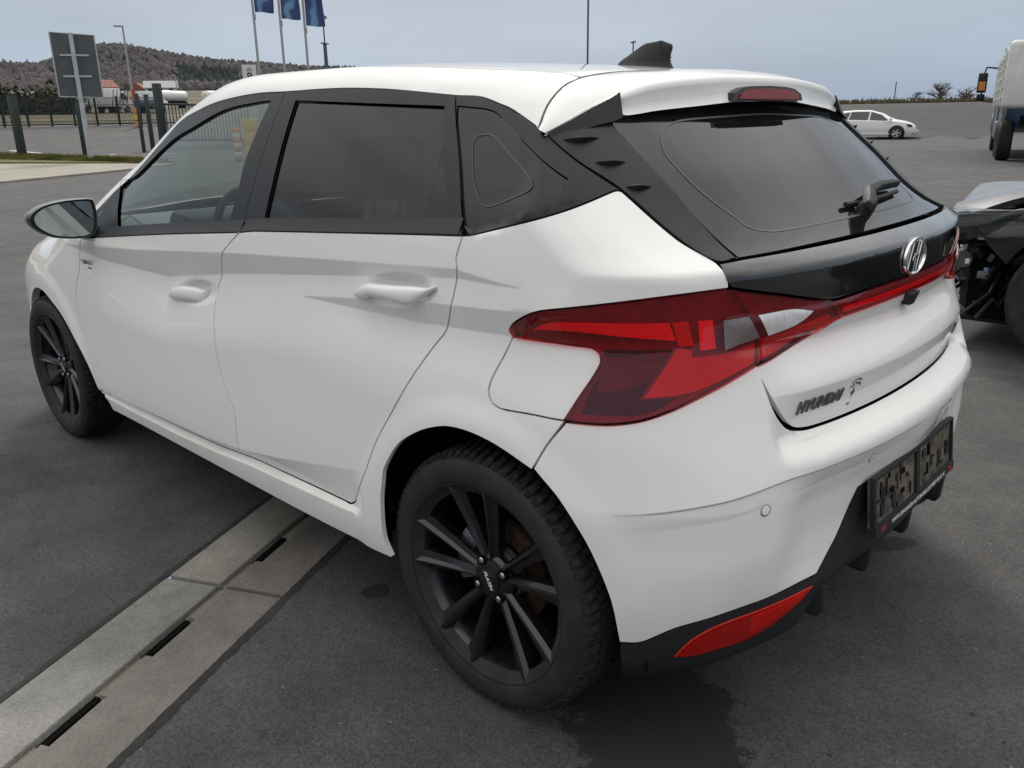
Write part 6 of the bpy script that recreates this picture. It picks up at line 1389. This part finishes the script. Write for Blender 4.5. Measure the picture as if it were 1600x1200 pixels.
for i, (x, y, ln, lab) in enumerate(((97.5, -45.0, 4.6, 'long white tank standing behind the gate'), (96.8, -50.0, 3.2, 'short pale tank right of the long white tank'))):
    tn = tag(empty('tank_trailer', ground_at(x, y), R(-63)), lab, 'tank'); z0 = 4.05-tn.location.z
    MB().tube([(-ln/2-.25, 0, z0), (-ln/2, 0, z0), (ln/2, 0, z0), (ln/2+.25, 0, z0)], [.35, .62, .62, .35], 20).build('tank', white_m if i == 0 else dirty_white, tn)
    MB().box((0, 0, z0-.7), (ln, .9, .2)).build('frame', void, tn)
    for a in (-ln*.4, ln*.4): MB().box((a, 0, (z0-.7)/2), (.2, .9, z0-.7)).build('leg', void, tn)
# ---- far houses
def house(x, y, w_, d_, h_, rz, lab, wm, rm, dz=0):
    hs = tag(empty('house', ground_at(x, y, dz), rz), lab, 'house')
    MB().box((0, 0, h_/2-1), (w_, d_, h_+2)).build('wall', wm, hs)
    MB().prism([(-w_/2-.5, h_-.2), (w_/2+.5, h_-.2), (0, h_+w_*.42)], -d_/2-.4, d_/2+.4, lambda a, z_, h: (a, h, z_)).build('roof', rm, hs)
    for k in range(3): MB().box((-w_/2-.02, -d_/2+d_*(k+.5)/3, h_*.55), (.1, 1.1, 1.3)).build('window', glass_dark, hs)
    return hs
house(278, -110, 5, 6, 2.2, R(20), 'far house with a red tiled roof left of the street lamp', wall_m, roof_red, -1)
house(275, -119.5, 4, 4.5, 1.6, R(50), 'small far house with a red roof right of the street lamp', wall_m, roof_red, -1)
house(236, -108.5, 4, 8, 2.4, R(-30), 'far white building with a pale roof above the trucks', white_m, principled('pale_roof', (.40, .41, .42), .7), -1)

# ---- wooded hill
HP = [(-4, 30), (-10, 33), (-14.95, 34.2), (-16.8, 36.3), (-18.67, 35.5), (-20.04, 40.4), (-21.1, 45.2), (-22.33, 47.5), (-23.49, 46.4), (-25.19, 43.0), (-28.03, 38.7), (-30.63, 36.9), (-33.69, 34.5), (-36.45, 33.2), (-39.25, 31.4), (-43.33, 27.), (-50.7, 16.), (-58, 7)]
HP = HP[::-1]
hilltop = lambda a: float(np.interp(a, [p[0] for p in HP], [p[1] for p in HP]))
wood_m = vary(principled('bare_wood', (.078, .071, .073), .95, spec=.1), .015, .12, 6, tint=(.112, .103, .102))
def hill_z(a, d):
    return terrain(CAM.x+d*math.cos(R(a)), CAM.y+d*math.sin(R(a)))+max(0., (hilltop(a)-18.))*sstep(d, 320, 600)-max(0, d-620)*.05
V = []; AA = np.arange(-60, -2, .5); DDs = np.linspace(310, 900, 26)
for d in DDs:
    for a in AA: V.append((CAM.x+d*math.cos(R(a)), CAM.y+d*math.sin(R(a)), hill_z(a, d)-1))
na_ = len(AA)
tag(mobj('hill', V, [(i*na_+k, i*na_+k+1, (i+1)*na_+k+1, (i+1)*na_+k) for i in range(len(DDs)-1) for k in range(na_-1)], wood_m), kind='structure')
def blob_verts(rg, w_, h_):
    """a ragged low-poly crown"""
    V = []; n = 6
    for (zz, rr2) in ((.0, .45), (.3, .95), (.62, .8), (.9, .35)):
        for k in range(n):
            a = 2*math.pi*(k+rg.random()*.7)/n; r_ = rr2*w_*rg.uniform(.7, 1.2); V.append((r_*math.cos(a), r_*math.sin(a), h_*zz*rg.uniform(.85, 1.1)))
    V.append((0, 0, h_*rg.uniform(1.0, 1.15)))
    Fc = [(i*n+k, i*n+(k+1) % n, (i+1)*n+(k+1) % n, (i+1)*n+k) for i in range(3) for k in range(n)]+[(3*n+k, 3*n+(k+1) % n, 4*n) for k in range(n)]
    return V, Fc
rg = random.Random(21)
conifer_m = vary(principled('conifer', (.046, .054, .053), .95, spec=.1), .05, .3)
fb1, fb2 = MB(), MB()
for i in range(9000):
    a = rg.uniform(-50, -12); d = 330+(rg.random()**1.3)*290; z_ = hill_z(a, d)
    con = (-29.5 < a < -26.0 and 380 < d < 470) or (-38 < a < -34.8 and d > 500) or (rg.random() < .03)
    if d < 360 and rg.random() < .5: continue
    w_ = rg.uniform(1.5, 3.0); h_ = rg.uniform(2.2, 4.6)
    V_, F_ = blob_verts(rg, w_*(.75 if con else 1), h_*(1.15 if con else 1)); x, y = CAM.x+d*math.cos(R(a)), CAM.y+d*math.sin(R(a))
    (fb2 if con else fb1).add([(p[0]+x, p[1]+y, p[2]+z_-1.2) for p in V_], F_)
tag(fb1.build('hill_wood', wood_m, ang=80), 'brown leafless wood covering the far hillside', 'wood', kind='stuff')
tag(fb2.build('conifer_wood', conifer_m, ang=80), 'dark green conifer patches in the hillside wood', 'wood', kind='stuff')

# ---- bare trees and shrubs: trunk with forking limbs and fine twigs
bark = vary(principled('bark', (.085, .070, .060), .9, spec=.1), 3, .3)
twig_m = vary(principled('twigs', (.11, .092, .078), .9, spec=.1), .8, .3)
def bare_tree(x, y, H_, W_, seed, lab, n1=9, tw=260, name='bare_tree', group=None):
    rg = random.Random(seed); tr_ = tag(empty(name, ground_at(x, y)), lab, 'tree' if name == 'bare_tree' else 'shrub', group)
    tk_ = MB(); cr_ = MB(); tips = []
    def limb(p, d, L, r, lev):
        q = [p]
        for k in range(3):
            d = (d+Vector((rg.uniform(-.25, .25), rg.uniform(-.25, .25), rg.uniform(-.05, .2)))).normalized(); q.append(q[-1]+d*L/3)
        (tk_ if lev < 2 else cr_).tube([tuple(v_) for v_ in q], [r, r*.85, r*.7, r*.5], 5 if lev < 2 else 3, False)
        if lev >= 4: return
        for k in range(n1 if lev == 0 else rg.choice((3, 4, 4))):
            f_ = rg.uniform(.35, 1); b2 = q[min(3, int(f_*3))]; a = rg.uniform(0, 6.283); e2 = rg.uniform(.2, 1.0)
            nd_ = (d*.5+Vector((math.cos(a)*W_/H_*1.6, math.sin(a)*W_/H_*1.6, e2))).normalized(); limb(b2, nd_, L*rg.uniform(.5, .72), r*.52, lev+1)
    limb(Vector((0, 0, -.1)), Vector((0, 0, 1)), H_*.42, H_*.022, 0)
    tk_.build('trunk', bark, tr_); cr_.build('crown', twig_m, tr_, smooth=False)
    return tr_
bare_tree(44.2, -141.2, 6.6, 9.0, 3, 'leafless round bush on the bank left of the truck', 12, name='bare_bush', group='bushes on the bank')
bare_tree(40.6, -142.0, 5.4, 8.0, 8, 'smaller leafless bush on the bank beside the truck mirror', 12, name='bare_bush', group='bushes on the bank')
bare_tree(47.4, -140.5, 4.2, 7.0, 13, 'low leafless scrub left of the round bush', 10, name='bare_bush', group='bushes on the bank')
bare_tree(78, -19.5, 7.0, 5.0, 5, 'leafless tree at the left edge behind the thick post', 9)
# evergreen scrub behind the field fence at far left
hedge = MB(); rg = random.Random(9)
leafy = vary(principled('dark_leaves', (.030, .036, .020), .9, spec=.1), .9, .4, tint=(.075, .068, .045))
for i in range(5200):
    u = rg.random(); p = Vector((88, -17, 0)).lerp(Vector((80, -27.5, 0)), u); hgt = 1.1+1.4*abs(math.sin(u*7+1))*rg.random()+.8*(u < .35)*rg.random()*2
    x, y = p.x+rg.gauss(0, .9), p.y+rg.gauss(0, .6); z_ = terrain(x, y)+rg.random()*hgt*(1.3 if rg.random() < .3 else 1)
    s_ = rg.uniform(.12, .3); a = rg.uniform(0, 6.28); e2 = rg.uniform(-.8, .8)
    dx, dy, dz = s_*math.cos(a), s_*math.sin(a), s_*e2
    hedge.add([(x-dx, y-dy, z_-s_*.4), (x+dx, y+dy, z_-s_*.2+dz), (x+dy*.3, y-dx*.3, z_+s_*.8)], [(0, 1, 2)])
tag(mobj('scrub_hedge', hedge.v, hedge.f, leafy, smooth=False), 'ragged dark scrub behind the field fence', 'hedge', kind='stuff')
# rough grass along the top of the bank
tuft = MB(); rg = random.Random(17)
straw = vary(principled('straw', (.17, .13, .085), .9, spec=.1), .5, .3, tint=(.12, .12, .06))
for i in range(6500):
    a = rg.uniform(-84, -52); d = rg.uniform(61.5, 66); x, y = CAM.x+d*math.cos(R(a)), CAM.y+d*math.sin(R(a)); z_ = terrain(x, y); h_ = rg.uniform(.08, .34)*(1.6 if rg.random() < .06 else 1); b2 = rg.uniform(-.12, .12); w_ = rg.uniform(.03, .08)
    tuft.add([(x-w_, y, z_), (x+w_, y, z_), (x+b2, y+b2, z_+h_)], [(0, 1, 2)])
tag(mobj('bank_grass', tuft.v, tuft.f, straw, smooth=False), 'dry grass fringe along the top of the far bank', 'grass', kind='stuff')
vg = MB(); green_b = vary(principled('grass_blades', (.075, .095, .022), .9, spec=.1), .7, .4, tint=(.16, .15, .05))
for i in range(9000):
    u, w_ = rg.random(), rg.random(); p = Vector((26.2, -10.2, 0)).lerp(Vector((37, -9.4, 0)), u) if False else Vector((26+u*16, -10.6+u*3.2+w_*(1.0+u*3.0)-u*2.2, 0)); 
    z_ = terrain(p.x, p.y)+.09; h_ = rg.uniform(.04, .16); a = rg.uniform(-.05, .05)
    vg.add([(p.x-.02, p.y, z_), (p.x+.02, p.y+.01, z_), (p.x+a, p.y+a, z_+h_)], [(0, 1, 2)])
tag(mobj('verge_grass', vg.v, vg.f, green_b, smooth=False), 'short grass on the verge at the foot of the road sign', 'grass', kind='stuff')

# ================================================================ black crashed car on the right
bk = tag(empty('wrecked_car', (-.40, -3.90, 0)), 'black car with its smashed front stripped open, right of the hatchback', 'car')
bpaint = principled('black_paint', (.012, .012, .014), .18, 0, 1.)
bgrey = vary(principled('grey_metal', (.10, .105, .11), .45, .5), 8, .35)
pf = [(-3.40, .40, .80, .90, .45, .82), (-3.3, .26, .92, 1.05, .5, .93), (-3.0, .22, .97, 1.30, .54, .99), (-2.3, .20, .97, 1.45, .58, 1.0), (-1.5, .20, .96, 1.47, .58, 1.0), (-.9, .20, .95, 1.32, .62, 1.0), (-.62, .20, .93, 1.08, .68, 1.0), (-.50, .22, .92, 1.0, .72, .99)]
loft_car(bk, bpaint, 0, 0, pf, .89, .9, 'cabin_body')
for s in (1, -1):
    for poly in ([(-1.75, 1.0), (-.75, .98), (-1.0, 1.22), (-1.7, 1.38)], [(-2.75, 1.02), (-1.85, 1.0), (-1.82, 1.38), (-2.6, 1.34)]):
        MB().prism(poly, 0, .02, lambda x, z_, h: (x, s*(.845-(z_-.95)*.52)+s*(h-.002), z_)).build('side_window', glass_dark, bk)
    for x in (0, -2.6): simple_wheel(bk, x, s*.775, .335, .225, bgrey, s)
    # wing over the wheel, bent at its front edge
    ar = [(.395*math.cos(R(a)), .335+.395*math.sin(R(a))) for a in range(165, 24, -10)]
    wg = [(-.52, .28), (-.40, .30)]+ar+[(.46, .60), (.55, .70), (.35, .80), (-.05, .88), (-.52, .955)]
    MB().prism(wg, s*.80, s*.865, lambda x, z_, h: (x, h-s*(.10*max(0, x-.15)+.04*max(0, z_-.7)*3), z_)).build('front_wing', bpaint, bk, bevel=.012)
    V = []
    for i, a in enumerate(range(-10, 200, 10)): V += [(.42*math.cos(R(a)), s*.80, .335+.42*math.sin(R(a))), (.42*math.cos(R(a)), s*.45, .335+.42*math.sin(R(a)))]
    MB().add(V, [(2*i, 2*i+1, 2*i+3, 2*i+2) for i in range(20)]).build('wheel_liner', void, bk)
    # broken headlight
    hl = empty('headlight', (.60, s*.68, .70), parent=bk)
    MB().prism([(-.28, .10), (.12, .07), (.16, -.02), (.02, -.10), (-.10, -.04)], -.10, .16, lambda x, z_, h: (x-.25*max(0, h*s), s*0+h*s, z_)).build('lens', tinted_glass('wreck_lens_%d' % (s+1), (.55, .58, .6), .08), hl, bevel=.01)
    MB().prism([(-.26, .08), (.09, .05), (.12, -.02), (.0, -.08), (-.10, -.03)], -.09, .12, lambda x, z_, h: (x-.25*max(0, h*s), h*s, z_)).build('housing', bgrey, hl)
    MB().lathe([(0, 0), (.03, .005), (.05, .03)], 16, 'y', (.03, .06*s, .0)).build('bulb_reflector', chrome, hl)
# bonnet pushed up and rippled
V = []; nx, ny = 18, 20
for i in range(nx+1):
    for k in range(ny+1):
        u = i/nx; v_ = -1+2*k/ny; x = -.52+1.32*u-.10*v_*v_*u; y = v_*(.80-.10*u)
        z_ = .955-.105*u-.03*v_*v_+.075*math.exp(-((u-.45)/.2)**2)*(.6+.4*math.cos(v_*3))+.040*math.sin(9*u+2*v_)*u-.05*u*u+.02*math.sin(7*v_+3*u)*u
        V.append((x, y, z_))
top_n = len(V); V += [(p[0]-.01, p[1]*.985, p[2]-.03) for p in V]
Fc = [(i*(ny+1)+k, (i+1)*(ny+1)+k, (i+1)*(ny+1)+k+1, i*(ny+1)+k+1) for i in range(nx) for k in range(ny)]
Fc += [tuple(q+top_n for q in f_[::-1]) for f_ in Fc]
for i in range(nx):
    for k in (0, ny):
        a, b_ = i*(ny+1)+k, (i+1)*(ny+1)+k; Fc.append((a, b_, b_+top_n, a+top_n))
for k in range(ny):
    a, b_ = nx*(ny+1)+k, nx*(ny+1)+k+1; Fc.append((a, b_, b_+top_n, a+top_n))
MB().add(V, Fc).build('bonnet', principled('scuffed_black', (.022, .023, .026), .26, .2, .9), bk, ang=40)
# stripped front: carrier, cooler, hoses, loose bits
MB().box((.56, 0, .48), (.10, 1.34, .50)).build('radiator', vary(principled('radiator', (.02, .021, .022), .7), 60, .4), bk, bevel=.01)
MB().tube([(.60, .74, .50), (.70, .4, .48), (.72, -.3, .48), (.62, -.7, .50)], .05, 8).build('crash_beam', bgrey, bk)
MB().box((.60, 0, .73), (.12, 1.40, .06)).build('lock_carrier', satin_black, bk, bevel=.01)
MB().tube([(.40, .66, .20), (.62, .62, .18), (.68, -.6, .18)], .035, 8).build('lower_rail', bgrey, bk)
MB().box((.10, 0, .55), (.55, .9, .45)).build('engine', void, bk, bevel=.05)
MB().box((.38, .50, .44), (.40, .40, .56)).build('washer_tank', void, bk, bevel=.05)
MB().box((.44, .06, .16), (.50, 1.2, .04)).build('undertray', satin_black, bk, bevel=.01)
rg = random.Random(33)
for i in range(54):
    x, y, z_ = rg.uniform(.24, .74), rg.uniform(.34, .80), rg.uniform(.22, .72); s_ = rg.uniform(.03, .11)
    m_ = Matrix.Rotation(rg.uniform(0, 3), 3, 'X') @ Matrix.Rotation(rg.uniform(0, 3), 3, 'Z')
    MB().box((x, y, z_), (s_, s_*rg.uniform(.4, 1.4), s_*rg.uniform(.3, 1)), m=m_).build('bracket', rg.choice((satin_black, satin_black, void, bgrey, plastic)), bk, bevel=.006)
for i in range(12):
    y = rg.uniform(.45, .80); z_ = rg.uniform(.3, .66); q = [(rg.uniform(.36, .74), y, z_)]
    for k in range(4): q.append((q[-1][0]+rg.uniform(-.05, .05), q[-1][1]+rg.uniform(-.12, .12), q[-1][2]+rg.uniform(-.12, .06)))
    MB().tube(q, rg.uniform(.006, .014), 6).build('hose', satin_black, bk)
for i in range(9):
    x, y, z_ = rg.uniform(.42, .70), rg.uniform(.50, .78), rg.uniform(.58, .68); a = rg.uniform(-.6, .6); l_ = rg.uniform(.05, .13)
    MB().prism([(0, 0), (l_, .02), (l_*.6, .05), (.01, .03)], 0, .004, lambda u, v_, h: (x+u*math.cos(a)-v_*math.sin(a), y+h+.3*u, z_+u*math.sin(a)*.5+v_)).build('lamp_shard', (bgrey, lamp_clear, satin_black)[i % 3], bk, smooth=False)
for (x, y, z_, s_, mt) in ((.66, .74, .42, .04, orange_m), (.56, .80, .50, .024, white_m), (.46, .80, .46, .024, blue_m), (.66, .76, .36, .02, white_m)):
    MB().box((x, y, z_), (s_, s_*.6, s_*1.3), .6).build('plastic_piece', mt, bk, bevel=.006)
